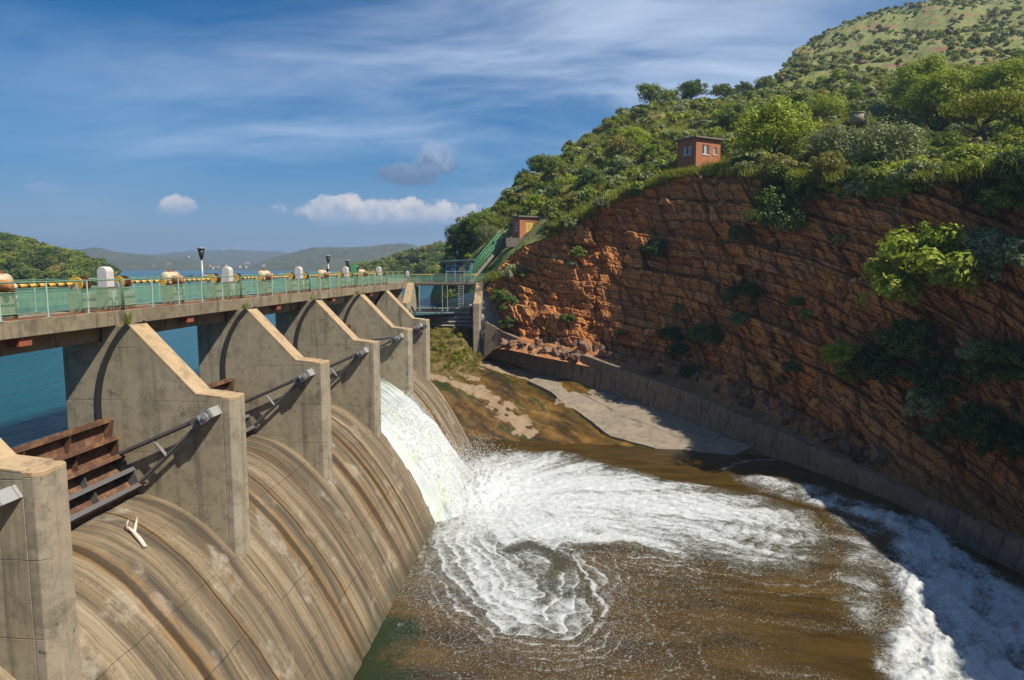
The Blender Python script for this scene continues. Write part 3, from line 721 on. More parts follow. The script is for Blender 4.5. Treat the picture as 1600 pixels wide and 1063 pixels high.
while nb < 190:
    i = rr.randrange(40, imax); j = rr.randrange(14, NR - 8)
    s = sl_[i]
    if s < 9 and rr.random() < .5: continue
    p = CG[i, j]; T = Vector(tang[i]); U = Vector(up[i]); N = Vector(nrm[i])
    if T.y > 0: T = -T
    dipang = -math.atan(.10 + .009 * max(0, s - 34))
    a = T * math.cos(dipang) + U * math.sin(dipang); b = N; c = a.cross(b)
    if c.z < 0: c = -c
    m4 = Matrix((a, b, c)).transposed().to_4x4()
    o = obj('rock', blocks[rr.randrange(6)], cliff); sc = rr.uniform(.40, .95)
    o.matrix_world = Matrix.Translation(Vector(p) - N * rr.uniform(.05, .28)) @ m4 @ Matrix.Rotation(rr.uniform(-.25, .25), 4, 'Y') @ Matrix.Rotation(rr.uniform(-.2, .2), 4, 'Z') @ Matrix.Diagonal((sc, sc * .8, sc * rr.uniform(.7, 1.1), 1))
    nb += 1
for k in range(104):
    s = rr.uniform(9, 52) if k < 72 else rr.uniform(3.5, 15); i = int(np.searchsorted(sl_, s)); j = rr.choice([2, 4, 6, 8, 10, 13, 16, 20])
    p = Vector(CG[i, j]) if k < 72 else Vector(CG[i, 0]) + Vector(hn[i]) * rr.uniform(.2, 1.8) + Vector((0, 0, -.35)); o = obj('rock', stones[rr.randrange(5)], cliff); sc = rr.uniform(.5, 1.25) * (1.2 if 14 < s < 30 else .8)
    o.location = p + Vector(nrm[i]) * rr.uniform(.0, .35); o.rotation_euler = (rr.uniform(-.5, .5), rr.uniform(-.5, .5), rr.uniform(0, 6)); o.scale = (sc, sc, sc)
tag(cliff, 'orange layered rock cliff above the concrete wall')

# ------------------------------------------------------------------ apron below the far gate
WB = [(-11.2, 88.9), (-9.6, 88.4), (-6.4, 86.2), (-1.9, 82.2), (2.6, 78.6), (7.0, 74.6), (11.4, 69.6), (15.2, 65.2), (18.2, 61.0), (20.6, 56.4), (22.6, 51.4), (24.2, 46.6), (25.9, 41.6), (27.4, 36.0), (28.6, 29.0), (29.0, 20.0), (29.0, 8.0), (29.0, -14), (28.5, -60)]
WBn = np.array(WB); wl = np.concatenate([[0], np.cumsum(np.linalg.norm(np.diff(WBn, axis=0), axis=1))])
def wall_xy(s): return np.stack([np.interp(s, wl, WBn[:, 0]), np.interp(s, wl, WBn[:, 1])], -1)
def apron_z(X, Y):
    z = -16.95 + .196 * (Y - 63.4) + .05 * np.clip(X - 4, 0, 30)
    z = np.where(Y < 63, z * 1.0 - .10 * (63 - Y), z)
    m = sstep(-X, 12.3, 14.5)
    z = z + m * sstep(Y, 82, 93) * 2.6
    return z
ax = np.linspace(-26, 30, 300); ay = np.linspace(48, 97, 270)
AX, AY = np.meshgrid(ax, ay, indexing='ij')
AZ = apron_z(AX, AY)
ch = fbm(AX * .28 + AY * .10, AY * .10, oct=5, seed=81) - .5
AZ += ch * 1.1 * sstep(AY, 60, 68) + (fbm(AX * 1.3, AY * 1.0, oct=4, seed=82) - .5) * .28
def pline(pts):
    return [tuple(onZ(x, y, z)[:2]) for x, y, z in pts]
def dist_poly(X, Y, pts):
    best = np.full(X.shape, 1e9)
    for (x0, y0), (x1, y1) in zip(pts[:-1], pts[1:]):
        dx_, dy_ = x1 - x0, y1 - y0; t = np.clip(((X - x0) * dx_ + (Y - y0) * dy_) / (dx_ * dx_ + dy_ * dy_ + 1e-9), 0, 1)
        best = np.minimum(best, np.hypot(X - x0 - t * dx_, Y - y0 - t * dy_))
    return best
dry = np.zeros_like(AX)
for pts, wd in (((( 668, 598, -14.2), (720, 610, -14.6), (765, 628, -15.1), (792, 655, -15.8), (822, 678, -16.3)), .9),
                (((745, 566, -12.2), (800, 577, -12.7), (850, 590, -13.3), (878, 604, -13.9)), 1.2),
                (((690, 575, -12.8), (740, 588, -13.3)), .6),
                (((880, 625, -14.6), (930, 637, -15.0), (960, 650, -15.6), (985, 672, -16.2)), .8)):
    dry = np.maximum(dry, np.clip(1.0 - dist_poly(AX + (ch) * 4.0 + (fbm(AX * .9, AY * .5, oct=4, seed=84) - .5) * 2.2, AY + (fbm(AX * .5, AY * .5, oct=4, seed=85) - .5) * 2.5, pline(pts)) / wd * .55, 0, 1))
weed = sstep(-AX, 10.8, 12.8) * sstep(AY, 80.5, 84.5)
apron = obj('apron_ground', mesh_from('apron_ground', np.stack([AX, AY, AZ], -1).reshape(-1, 3), grid_faces(len(ax), len(ay)), M['apron'], True, attrs={'dry': dry, 'weed': weed}))
tag(apron, kind='structure')

# concrete slabs lining the apron beside the wall
def slab_uv(s, b):
    p = wall_xy(np.array([s]))[0]; q = wall_xy(np.array([s + .2]))[0]; tdir = (q - p) / np.linalg.norm(q - p)
    n = np.array([tdir[1], -tdir[0]]); n = n if n[0] < 0 else -n
    xy = p + n * b; return xy
r2 = random.Random(11)
srows = [10.5, 14.2, 17.6, 21.4, 25.0, 28.8, 32.4, 35.6, 38.6]
def width_at(s): return np.interp(s, [10, 16, 22, 28, 33, 37, 39], [3.2, 4.6, 7.4, 8.6, 7.2, 4.4, 2.2])
jj = {}
def corner(i, j):
    if (i, j) not in jj:
        s = srows[i] + (r2.uniform(-.7, .7) if 0 < i < len(srows) - 1 else 0); b = .35 + (width_at(s) - .35) * (0, .46, 1)[j] + (r2.uniform(-.5, .5) if j else 0)
        xy = slab_uv(s, b); jj[(i, j)] = np.array(xy)
    return jj[(i, j)]
for i in range(len(srows) - 1):
    for j in range(2):
        q = [corner(i, j), corner(i + 1, j), corner(i + 1, j + 1), corner(i, j + 1)]
        c = sum(q) / 4; tz = r2.uniform(-.03, .03)
        top = []
        for a, bq in zip(q, q[1:] + q[:1]):
            for f_ in (0, .25, .5, .75):
                pnt = a * (1 - f_) + bq * f_ + (np.array([r2.uniform(-.07, .07), r2.uniform(-.07, .07)]) if f_ else 0); pnt = c + (pnt - c) * .988
                top.append(pnt)
        zt = [float(apron_z(np.array(p[0]), np.array(p[1]))) + .13 + tz for p in top]
        n = len(top); V = [(p[0], p[1], z) for p, z in zip(top, zt)] + [(p[0], p[1], z - .6) for p, z in zip(top, zt)]
        Fc = [list(range(n))] + [(k, n + k, n + (k + 1) % n, (k + 1) % n) for k in range(n)]
        mb = MB(); mb.add(V, Fc); mb.build('slab', M['slab'], apron)

# retaining wall at the foot of the cliff, cast in panels
rw = empty('retaining_wall', (WB[0][0], WB[0][1], -13)); tag(rw, 'long stained concrete retaining wall curving along the foot of the cliff', 'wall')
s = 0.0; k = 0
while s < wl[-1] - 60:
    s1 = min(s + 4.05, wl[-1]); mb = MB(); nn = 7; V = []
    for t in np.linspace(s + .012, s1 - .012, nn):
        p = wall_xy(np.array([t]))[0]; q = wall_xy(np.array([min(t + .1, wl[-1])]))[0]; pq = wall_xy(np.array([max(0, t - .1)]))[0]
        td = (q - pq) / np.linalg.norm(q - pq); n = np.array([td[1], -td[0]]); n = n if n[0] < 0 else -n
        zb = float(apron_z(np.array(p[0]), np.array(p[1]))) - 1.0 if p[1] > 60 else -20.2
        zt = float(np.interp(t, [0, 2.5, 7, 12, 16, 25, 31, 38, 44, 50, 60, 90], [-7.2, -8.4, -9.55, -9.85, -10.3, -11.9, -12.6, -14.0, -14.75, -15.3, -15.9, -16.2]))
        for o_, z_ in ((.55, zb), (0, zt), (-.55, zt + .02), (-1.6, zb)): V.append((p[0] + n[0] * o_, p[1] + n[1] * o_, z_))
    Fc = []
    for a in range(nn - 1):
        for b_ in range(3): Fc.append((a * 4 + b_, (a + 1) * 4 + b_, (a + 1) * 4 + b_ + 1, a * 4 + b_ + 1))
    Fc += [(0, 1, 2, 3), tuple((nn - 1) * 4 + q for q in (3, 2, 1, 0))]
    mb.add([(a - WB[0][0], b_ - WB[0][1], c + 13) for a, b_, c in V], Fc); mb.build('panel', M['wall'], rw); s = s1; k += 1

# ------------------------------------------------------------------ the pool and rapids
NX, NY = 620, 660
gx = np.linspace(-10.5, 31, NX); gy = np.linspace(17, 70, NY)
PX, PY = np.meshgrid(gx, gy, indexing='ij')
w1 = fbm(PX * .22, PY * .22, oct=4, seed=91) - .5; w2 = fbm(PX * .22 + 40, PY * .22, oct=4, seed=92) - .5
w3 = fbm(PX * .9, PY * .9, oct=3, seed=93) - .5; w4 = fbm(PX * .9 + 40, PY * .9, oct=3, seed=94) - .5
QX, QY = PX + w1 * 2.4 + w3 * .5, PY + w2 * 2.4 + w4 * .5
def plan(pts): return [tuple(onZ(x, y, POOL_Z)[:2]) for x, y in pts]
def sdf(X, Y, pts):
    """signed distance to a closed polygon, positive inside"""
    d = dist_poly(X, Y, pts + pts[:1]); ins = np.zeros(X.shape, bool)
    for (x0, y0), (x1, y1) in zip(pts, pts[1:] + pts[:1]):
        c = ((y0 > Y) != (y1 > Y)) & (X < (x1 - x0) * (Y - y0) / (y1 - y0 + 1e-12) + x0); ins ^= c
    return np.where(ins, d, -d)
algae0 = np.clip(1 - (PX + 8.6) / 4.0, 0, 1) * sstep(-PY, -33, -29)
main_foam = plan([(655, 835), (662, 880), (690, 925), (730, 962), (790, 992), (850, 1006), (900, 1000), (938, 950), (934, 918), (900, 885), (893, 866), (935, 852), (1000, 868), (1080, 882),
                  (1180, 905), (1270, 910), (1308, 880), (1312, 835), (1270, 800), (1180, 775), (1080, 752), (980, 733), (880, 706), (800, 700), (735, 712), (700, 760)])
sm = sdf(QX, QY, main_foam)
imp = Vector(onZ(705, 775, POOL_Z)[:])
rad = np.hypot(PX - imp.x, PY - imp.y); th = np.arctan2(PY - imp.y, PX - imp.x)
streak = fbm(th * 9 + w1 * 3, rad * .10 + w2, oct=5, seed=101)
streak2 = fbm(th * 26 + w1 * 5, rad * .22 + w2 * 2, oct=4, seed=102)
east = sstep(PX, 1.0, 7.0)
foam = (.22 + .70 * (1 - np.exp(-np.clip(sm, 0, 99) / 1.9))) * np.clip(1.12 - rad * .009, .72, 1) + ((streak - .5) * .7 + (streak2 - .5) * .55) * sstep(rad, 3, 11)
scal = (fbm(PX * 1.1, PY * 1.1, oct=3, seed=104) - .5) * .55
phb = (sm + scal) * 1.15 + (fbm(PX * .12, PY * .12, oct=2, seed=103) - .5) * 2.2; sb = phb - np.floor(phb)
band = .50 + .50 * np.exp(-sb * 1.9) + .40 * np.exp(-((sb - .05) / .06) ** 2)
lowleft = sstep(-(PY - onZ(900, 850, POOL_Z).y), -2.0, 1.5) * (1 - sstep(PX, 4.5, 9))
foam = foam * (1 - lowleft * (1 - band)) + lowleft * .12 * sstep(sm, 0, 1.2); foam = foam * (1 - east * (1 - lowleft) * .22 * sstep(sb, .3, 1.0))
foam = np.where(sm > -.2, foam, 0) * sstep(sm, -.2, .15)
# successive foam fronts: lines that follow the edge of the foam, inside and out
fr = sm + w3 * .5
lines = np.zeros_like(foam)
ph = fr * 1.05 + (fbm(PX * .15, PY * .15, oct=2, seed=111) - .5) * 2.2
saw = ph - np.floor(ph)
ln = np.clip(1 - np.abs(saw - .12) / .12, 0, 1)
keep = sstep(fbm(PX * .35, PY * .35, oct=3, seed=112), .40, .62)
south = sstep(-(PY - onZ(1000, 840, POOL_Z).y), -2.5, 2.5)
lines = ln * keep * np.clip(1 + fr / 7.5, 0, 1) * (fr < .6) * south
foam = np.maximum(foam, lines * .30)
# a thin film of bubbles outside the front
film = .60 * np.exp(np.minimum(sm, 0) / 4.6) * (sm < .3) * south * (.62 + .45 * np.exp(-((sb - .05) / .09) ** 2) * keep + .35 * np.exp(-sb * 2))
film = film * (0.6 + .8 * fbm(PX * .4, PY * .4, oct=4, seed=113)); film = film * (1 - .85 * algae0) * (1 - .8 * sstep(PX + (PY - 40) * .25, 5.0, 9.5)); foam = np.maximum(foam, film)
# named foam lines across the brown shallows
for pts, wd, a in (([(893, 868), (905, 890), (930, 915), (942, 940), (935, 960)], .28, .95), ([(975, 905), (985, 930), (1040, 955), (1120, 968), (1240, 975), (1370, 990)], .16, .42),
                   ([(1000, 870), (1090, 892), (1190, 912), (1260, 916), (1310, 900)], .2, .5), ([(1060, 985), (1090, 1010), (1105, 1063)], .18, .5), ([(1010, 960), (1045, 1000), (1050, 1040), (1020, 1063)], .2, .5),
                   ([(1130, 735), (1150, 728), (1180, 720), (1225, 716)], .12, .8), ([(1165, 1040), (1220, 1052), (1290, 1058)], .2, .45), ([(980, 905), (1000, 940), (1060, 925), (1180, 940)], .12, .36),
                   ([(640, 900), (625, 945), (680, 1000), (760, 1030), (860, 1050)], .15, .4), ([(1000, 890), (1120, 925), (1240, 930), (1320, 915)], .12, .42), ([(950, 1063), (1000, 1010), (985, 960)], .12, .3)):
    pp = plan(pts); dd = dist_poly(PX + w3 * .9 + w1 * .8, PY + w4 * .9 + w2 * .8, pp); foam = np.maximum(foam, np.clip(1 - dd / wd, 0, 1) * a)
    foam = np.maximum(foam, np.clip(1 - dd / (wd * 6), 0, 1) * a * .42)
# dark swirl in the eddy
for pts, wd, a in (([(800, 862), (830, 852), (862, 866), (880, 885)], .55, .75), ([(880, 872), (862, 900), (872, 930), (900, 925)], .4, .45), ([(815, 880), (840, 905), (850, 940)], .4, .35)):
    dd = dist_poly(PX + w3 * .8, PY + w4 * .8, plan(pts)); foam *= 1 - a * np.clip(1.2 - dd / wd, 0, 1)
# rapids along the wall
rap = plan([(1130, 742), (1170, 738), (1260, 752), (1330, 775), (1392, 795), (1450, 802), (1510, 838), (1575, 878), (1650, 925), (1760, 1010), (1900, 1200), (1430, 1200), (1372, 1040), (1385, 990), (1392, 930), (1372, 880), (1388, 835), (1350, 812), (1260, 790), (1180, 772)])
sr = sdf(PX + w1 * 1.2 + w3 * .6, PY + w2 * 1.2 + w4 * .6, rap)
rn = fbm(PX * .55 + PY * .12, PY * .55, oct=5, seed=121)
rn2 = fbm((PX * .45 + PY * .75) * .55, (PX * .75 - PY * .45) * 1.6, oct=5, seed=122)
fr2 = np.clip(.34 + sr * .6, 0, .86) + (rn - .5) * .55 + (rn2 - .5) * .6
fr2 = fr2 - .34 * sstep(PY, 43, 51)
foam = np.where(sr > -.5, np.maximum(foam * (sr < .2), np.clip(fr2, 0, 1) * sstep(sr, -.5, .2)), foam)
# dark streaky water between the two
gap = sdf(PX + w3, PY + w4, plan([(1300, 800), (1380, 830), (1380, 880), (1385, 960), (1372, 1010), (1330, 960), (1312, 910), (1315, 850)]))
gst = fbm((PX * .7 + PY * .7) * 1.1, (PX - PY) * .28, oct=5, seed=131)
gm_ = sstep(gap, -1.2, 1.0); foam = foam * (1 - gm_) + np.clip(gst * 1.2 - .10, .1, .62) * gm_
foam = np.clip(foam + .5 * np.exp(-((PX - imp.x - 1.0) ** 2 / 16.0 + (PY - imp.y - 2.0) ** 2 / 24.0)), 0, 1)
# heights
imp_h = np.exp(-((PX - imp.x - .6) ** 2 / 7.0 + (PY - imp.y - 2.6) ** 2 / 20.0))
lump = fbm(PX * .8, PY * .8, oct=5, seed=141) - .5
fineh = fbm(PX * 3.0, PY * 3.0, oct=4, seed=142) - .5
hz_ = (fbm(PX * .4, PY * .4, oct=3, seed=143) - .5) * .12 + foam * (lump * .16 + fineh * .10) + imp_h * (1.15 + lump * 2.6 + fineh * 1.1)
rapm = sstep(sr, -.3, 1.6) * (1 - .6 * sstep(PY, 43, 51))
la, lb_ = onZ(1396, 800, POOL_Z), onZ(1376, 1040, POOL_Z); ld = (lb_ - la).normalized(); east_d = (PX - la.x) * -ld.y + (PY - la.y) * ld.x
if ld.x * 1 - ld.y * 0 and (-ld.y) < 0: east_d = -east_d
fallz = sstep(east_d + w1 * 1.5, .3, 5.5) * .8
drop = sstep(PX * .62 - PY * .78, -26.0, -14.0)
ridge = np.exp(-((dist_poly(PX + w1, PY + w2, plan([(1392, 800), (1380, 860), (1392, 930), (1380, 1000)]))) / 1.1) ** 2)
hz_ += rapm * ((rn - .5) * .95 + (rn2 - .5) * .5 + fineh * .25 + .05) + ridge * rapm * (.35 + lump * .6)
hz_ += lines * .05
hz_ -= fallz
PZ = POOL_Z + hz_
algae = np.clip(1 - (PX + 8.6) / 3.6 + (fbm(PX * .5, PY * .5, oct=3, seed=151) - .5) * .8, 0, 1) * sstep(-PY, -33, -29)
turb = np.clip(sstep(sm, -.5, 2.0) * .85 + rapm * .9, 0, 1) * .8
turb = np.maximum(turb, .35 * sstep(gap, -.5, .5))
msk = ~((PX > np.interp(PY, WBn[::-1, 1], WBn[::-1, 0]) + 1.5))
pf = grid_faces(NX, NY); vk = msk.ravel(); pf = pf[vk[pf].all(1)]
pool = obj('pool_water', mesh_from('pool_water', np.stack([PX, PY, PZ], -1).reshape(-1, 3), pf, M['pool'], True, attrs={'foam': foam, 'algae': algae, 'turb': turb})); tag(pool, kind='structure')

# ------------------------------------------------------------------ dam: spillway chutes, piers, gates
S = 9.14; K0 = 1.623
CY = [(K0 + k) * S for k in range(-1, 6)]                        # pier centre lines; index 1 is the nearest pier in view
def chute_z(x): u = np.maximum(0, np.asarray(x, float) + 16.35); return -8.45 - .127 * u ** 2.064
XSB = [[-16.9, -14.7, -12.6, -10.6, -9.3, -8.1], [-16.9, -14.2, -12.3, -11.0, -9.6, -8.1], [-16.9, -15.0, -13.2, -10.9, -9.9, -8.1]]
bay_words = ['beside the nearest pier', 'with a rusty gate and driftwood on it', 'second from the driftwood, dry and streaked', 'dry, against the falling water', 'under the falling water', 'beyond the falling water, darkest']
def groove(y):
    g = np.zeros_like(y)
    for y0, wd in ((18.95, .26), (26.95, .34), (28.2, .14), (35.2, .5), (37.5, .4), (39.2, .2)): g = np.maximum(g, .09 * np.exp(-((y - y0) / wd) ** 2 * 1.5))
    return g
def chute_panel(x0, x1, ya, yb, off, seed):
    nx_, ny_ = 9, 26
    X = np.linspace(x0 + .004, x1 - .004, nx_); Y = np.linspace(ya + .004, yb - .004, ny_)
    XX, YY = np.meshgrid(X, Y, indexing='ij'); ZZ = chute_z(XX) + off + (fbm(XX * .12, YY * 1.5, oct=3, seed=77) - .5) * .16 - groove(YY + .10 * np.sin(XX * .9))
    V = np.stack([XX, YY, ZZ], -1).reshape(-1, 3); F_ = grid_faces(nx_, ny_).tolist()
    idx = lambda i, j: i * ny_ + j
    rim = [idx(i, 0) for i in range(nx_)] + [idx(nx_ - 1, j) for j in range(1, ny_)] + [idx(i, ny_ - 1) for i in range(nx_ - 2, -1, -1)] + [idx(0, j) for j in range(ny_ - 2, 0, -1)]
    V2 = V[rim].copy(); V2[:, 2] -= .12; V2[:, 0] -= .04; b = len(V); n = len(rim)
    F_ += [[b + n + k, b + k, b + (k + 1) % n, b + n + (k + 1) % n] for k in range(n)]
    return np.concatenate([V, V2, V[rim]]), F_
chr_ = random.Random(3)
for bi in range(6):
    ya, yb = CY[bi], CY[bi + 1]
    e = empty('spillway_chute', (-12, (ya + yb) / 2, -12))
    tag(e, 'curved concrete spillway chute, ' + bay_words[bi], 'spillway', 'spillway chutes between the piers')
    off0 = np.array([-12, (ya + yb) / 2, -12])
    X = np.linspace(-17.2, -7.8, 40); V = []
    for x in X:
        for y in (ya + .01, yb - .01): V.append((x, y, float(chute_z(x)) - .24))
    for x in (-7.8, -17.2):
        for y in (ya + .01, yb - .01): V.append((x, y, -20.5))
    Fc = [(2 * i, 2 * i + 2, 2 * i + 3, 2 * i + 1) for i in range(41)] + [list(range(0, 84, 2)), list(range(1, 84, 2))[::-1]]
    obj('core', mesh_from('core', np.array(V) - off0, Fc, M['chute'], False), e)
    xs_break = XSB[bi % 3]
    cuts = [ya + .02, ya + (yb - ya) * .36, ya + (yb - ya) * .66, yb - .02]
    for i in range(5):
        for j in range(3):
            V, F_ = chute_panel(xs_break[i], xs_break[i + 1], cuts[j], cuts[j + 1], chr_.uniform(-.012, .014), 300 + bi * 20 + i * 3 + j)
            obj('slab', mesh_from('slab', V - off0, F_, M['chute'], True), e)

TX, TZ, GR = -12.93, -5.30, 4.45                                 # gate trunnion and radius
pier_words = ['concrete pier out to the side of the nearest one', 'large concrete pier cut off by the picture edge, nearest of the row', 'concrete pier behind the driftwood, second of the row', 'concrete pier third of the row, dry chutes on both sides',
              'concrete pier standing at the near edge of the falling water', 'concrete pier standing at the far edge of the falling water', 'last concrete pier of the row, beside the weedy apron']
def pier_parts(e, bracket=True):
    """local frame: x downstream, y along the dam (0..1), z up, all with the dam's own numbers"""
    prof = [(-18.67, -2.725), (-17.1, -2.725), (-17.1, -2.137), (-16.0, -2.137), (-13.62, -4.62), (-12.62, -4.72), (-12.62, -12.6), (-18.67, -12.6)]
    mb = MB(); mb.prism([(x, z) for x, z in prof], 'y', -.5, .5); mb.build('body', M['concrete'], e, bevel=.025)
    nb_ = MB(); nb_.prism([(-12.62, -.5), (-12.36, -.5), (-12.2, -.38), (-12.2, .38), (-12.36, .5), (-12.62, .5)], 'z', -12.6, -4.86)
    nb_.build('nose', M['nose'], e, bevel=.02)
    tp = MB(); tp.prism([(-12.62, -.5), (-12.36, -.5), (-12.2, -.38), (-12.2, .38), (-12.36, .5), (-12.62, .5)], 'z', -4.86, -4.725); tp.build('nose_cap', M['cap'], e, bevel=.02)
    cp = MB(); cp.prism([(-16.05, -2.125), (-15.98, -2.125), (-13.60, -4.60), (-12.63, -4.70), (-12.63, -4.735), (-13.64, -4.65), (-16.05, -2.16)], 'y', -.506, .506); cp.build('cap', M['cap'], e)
    for side in (-1, 1):
        a = MB(); P = []
        for k in range(25):
            an = R(-41 + k * (41 + 46) / 24)                     # angle up from the horizontal
            P.append(an)
        V = []; 
        for an in P:
            for rr_, yy in ((GR - .10, .5), (GR - .10, .535), (GR + .02, .535), (GR + .02, .55), (GR + .12, .55), (GR + .12, .5)):
                V.append((TX - rr_ * math.cos(an), side * yy, TZ + rr_ * math.sin(an)))
        n = 6; Fc = [(i * n + j, (i + 1) * n + j, (i + 1) * n + j + 1, i * n + j + 1) for i in range(24) for j in range(n - 1)]
        a.add(V, Fc); a.build('gate_track', M['track'], e)
    if bracket:
        b = MB(); ang = R(33)
        ca, sa = math.cos(ang), math.sin(ang)
        def L(u, v, y): return (TX + u * ca - v * sa, y, TZ + u * sa + v * ca)
        for y0, y1 in ((-.62, -.59), (-1.12, -1.08)):
            b.add([L(-.30, -.17, y0), L(.26, -.17, y0), L(.26, .17, y0), L(-.30, .17, y0), L(-.30, -.17, y1), L(.26, -.17, y1), L(.26, .17, y1), L(-.30, .17, y1)],
                  [(0, 3, 2, 1), (4, 5, 6, 7), (0, 1, 5, 4), (1, 2, 6, 5), (2, 3, 7, 6), (3, 0, 4, 7)])
        for u0, u1 in ((-.30, -.22), (.16, .26)):
            b.add([L(u0, -.17, -1.14), L(u1, -.17, -1.14), L(u1, .17, -1.14), L(u0, .17, -1.14), L(u0, -.17, -.5), L(u1, -.17, -.5), L(u1, .17, -.5), L(u0, .17, -.5)],
                  [(0, 3, 2, 1), (4, 5, 6, 7), (0, 1, 5, 4), (1, 2, 6, 5), (2, 3, 7, 6), (3, 0, 4, 7)])
        b.tube([(TX, -1.2, TZ), (TX, -.5, TZ)], .10, 12)
        b.build('trunnion_bracket', M['galv'], e)
for k, yc in enumerate(CY):
    e = empty('dam_pier', (0, yc + .0, 0)); tag(e, pier_words[k], 'pier', 'concrete piers of the spillway'); pier_parts(e)
    if k == 6: e.location.x = -.55
    if k == 0: e['label'] = 'concrete pier nearest the viewer, mostly out of the picture'

def gate_parts(e, width, open_deg=0.0, upper='rust', lower='steel'):
    """radial gate; local origin at the trunnion axis, y from 0 to width"""
    def P(r, deg, y):
        a = R(deg - open_deg); return (-r * math.cos(a), y, -r * math.sin(a))
    n = 14; V = []; 
    for i in range(n + 1):
        dg = 4 + 41 * i / n
        for r_ in (GR - .09, GR - .07):
            for y in (.04, width - .04): V.append(P(r_, dg, y))
    Fc = []
    for i in range(n):
        a, b = i * 4, (i + 1) * 4
        Fc += [(a, b, b + 1, a + 1), (a + 2, a + 3, b + 3, b + 2), (a, a + 2, b + 2, b), (a + 1, b + 1, b + 3, a + 3)]
    Fc += [(0, 1, 3, 2), (n * 4, n * 4 + 2, n * 4 + 3, n * 4 + 1)]
    sk = MB(); sk.add(V, Fc); sk.build('skin_plate', M[upper], e)
    degs = (4.6, 14.5, 24.5, 34, 43.5)
    for i, dg in enumerate(degs):
        mt = M[upper] if i < 3 else M[lower]
        b = MB(); r0, r1 = GR - .10, GR - (.62 if i else .42)
        a0, a1 = dg - .15, dg + .15
        q = [P(r0, a0, .06), P(r1, a0, .06), P(r1, a1, .06), P(r0, a1, .06)]; q2 = [(x, width - .06, z) for x, y, z in q]
        b.add(q + q2, [(0, 1, 2, 3), (7, 6, 5, 4), (0, 4, 5, 1), (1, 5, 6, 2), (2, 6, 7, 3), (3, 7, 4, 0)])
        f0, f1 = dg - 1.2, dg + 1.2
        q = [P(r1 - .005, f0, .06), P(r1 - .03, f0, .06), P(r1 - .03, f1, .06), P(r1 - .005, f1, .06)]; q2 = [(x, width - .06, z) for x, y, z in q]
        b.add(q + q2, [(0, 1, 2, 3), (7, 6, 5, 4), (0, 4, 5, 1), (1, 5, 6, 2), (2, 6, 7, 3), (3, 7, 4, 0)])
        b.build('beam', mt, e)
    nr = 4
    for j in range(nr + 1):
        y = .09 + (width - .18) * j / nr
        for i in range(4):
            b = MB(); d0, d1 = degs[i] + .2, degs[i + 1] - .2; rr_ = GR - .10
            deep = .50 if j in (0, nr) else .34
            poly = [P(rr_, d0, 0), P(rr_ - deep, d0, 0), P(rr_ - deep * .55, d1, 0), P(rr_, d1, 0)]
            b.add([(x, y - .012, z) for x, _, z in poly] + [(x, y + .012, z) for x, _, z in poly], [(0, 1, 2, 3), (7, 6, 5, 4), (0, 4, 5, 1), (1, 5, 6, 2), (2, 6, 7, 3), (3, 7, 4, 0)])
            b.build('stiffener', M[upper] if i < 2 else M[lower], e)
    for y in (.36, width - .36):
        up_, lo_ = P(GR - .62, 23.5, y), P(GR - .62, 43, y); tr = (0, y, 0)
        ua = MB(); ua.beam(tr, up_, .16, .03, (0, 1, 0)); ua.beam(tr, up_, .03, .16, (0, 1, 0)); ua.build('arm', M['steel'], e)
        la = MB(); la.beam(tr, lo_, .16, .03, (0, 1, 0)); la.beam(tr, lo_, .03, .16, (0, 1, 0)); la.build('arm', M['steel'], e)
        tv = Vector(tr); m1 = tv.lerp(Vector(up_), .62); m2 = tv.lerp(Vector(lo_), .60)
        br = MB(); br.beam(m1, m2, .11, .03, (0, 1, 0)); br.beam(m1, m2, .03, .11, (0, 1, 0)); br.build('brace', M['galv'], e)
        hb = MB(); hb.tube([(0, y - .14, 0), (0, y + .14, 0)], .2, 14)
        for a_ in (23.5, 43): hb.beam((0, y, 0), Vector(P(.75, a_, y)), .2, .2, (0, 1, 0))
        hb.build('hub', M['steel'], e)
gate_words = ['rusty radial steel gate beside the picture edge pier, out of view', 'rusty brown radial gate with grey lower beams above the driftwood chute', 'radial steel gate mostly hidden behind the driftwood chute pier',
              'radial steel gate hidden deep between the third and fourth piers', 'raised radial steel gate letting the water out', 'radial steel gate closed, beyond the falling water']
for bi in range(6):
    e = empty('radial_gate', (TX, CY[bi] + .5, TZ)); tag(e, gate_words[bi], 'gate', 'radial gates of the spillway')
    gate_parts(e, S - 1.0, 17 if bi == 4 else 0)

# ------------------------------------------------------------------ falling water
def fall_profile(u): return -7.95 - .101 * u ** 2.0                 # height of the water sheet, u metres from the gate
nu, nv = 240, 150
U = np.linspace(0, 9.8, nu); Vv = np.linspace(0, 1, nv)
UU, VV = np.meshgrid(U, Vv, indexing='ij')
y0, y1 = CY[4] + .52, CY[5] - .52
spread = sstep(UU, 3.5, 10) * 1.1
YY = y0 + (y1 - y0) * VV + spread * (VV - .05) * .5
XX = -16.6 + UU; ZZ = fall_profile(UU)
edge = np.minimum(VV, 1 - VV)
thick = sstep(edge, 0, .06)
near = (1 - VV)
ZZ = chute_z(np.minimum(XX, -8.3)) * 0 + ZZ
cz = chute_z(XX) + .25
e0 = sstep(VV, 0, .16); e1 = sstep(1 - VV, 0, .05)
low = chute_z(XX) - .12
ZZ = np.where(VV < .5, np.maximum(ZZ * e0 + (cz - .37) * (1 - e0), low), ZZ * e1 + np.maximum(low, ZZ - 1.6) * (1 - e1))
sn = fbm(YY * 1.6, UU * .22, oct=4, seed=161) - .5; cln = fbm(YY * .9 + 5, UU * .8, oct=5, seed=162) - .5
fnn = fbm(YY * 4, UU * 2.4, oct=4, seed=163) - .5
amp = .08 + .10 * UU
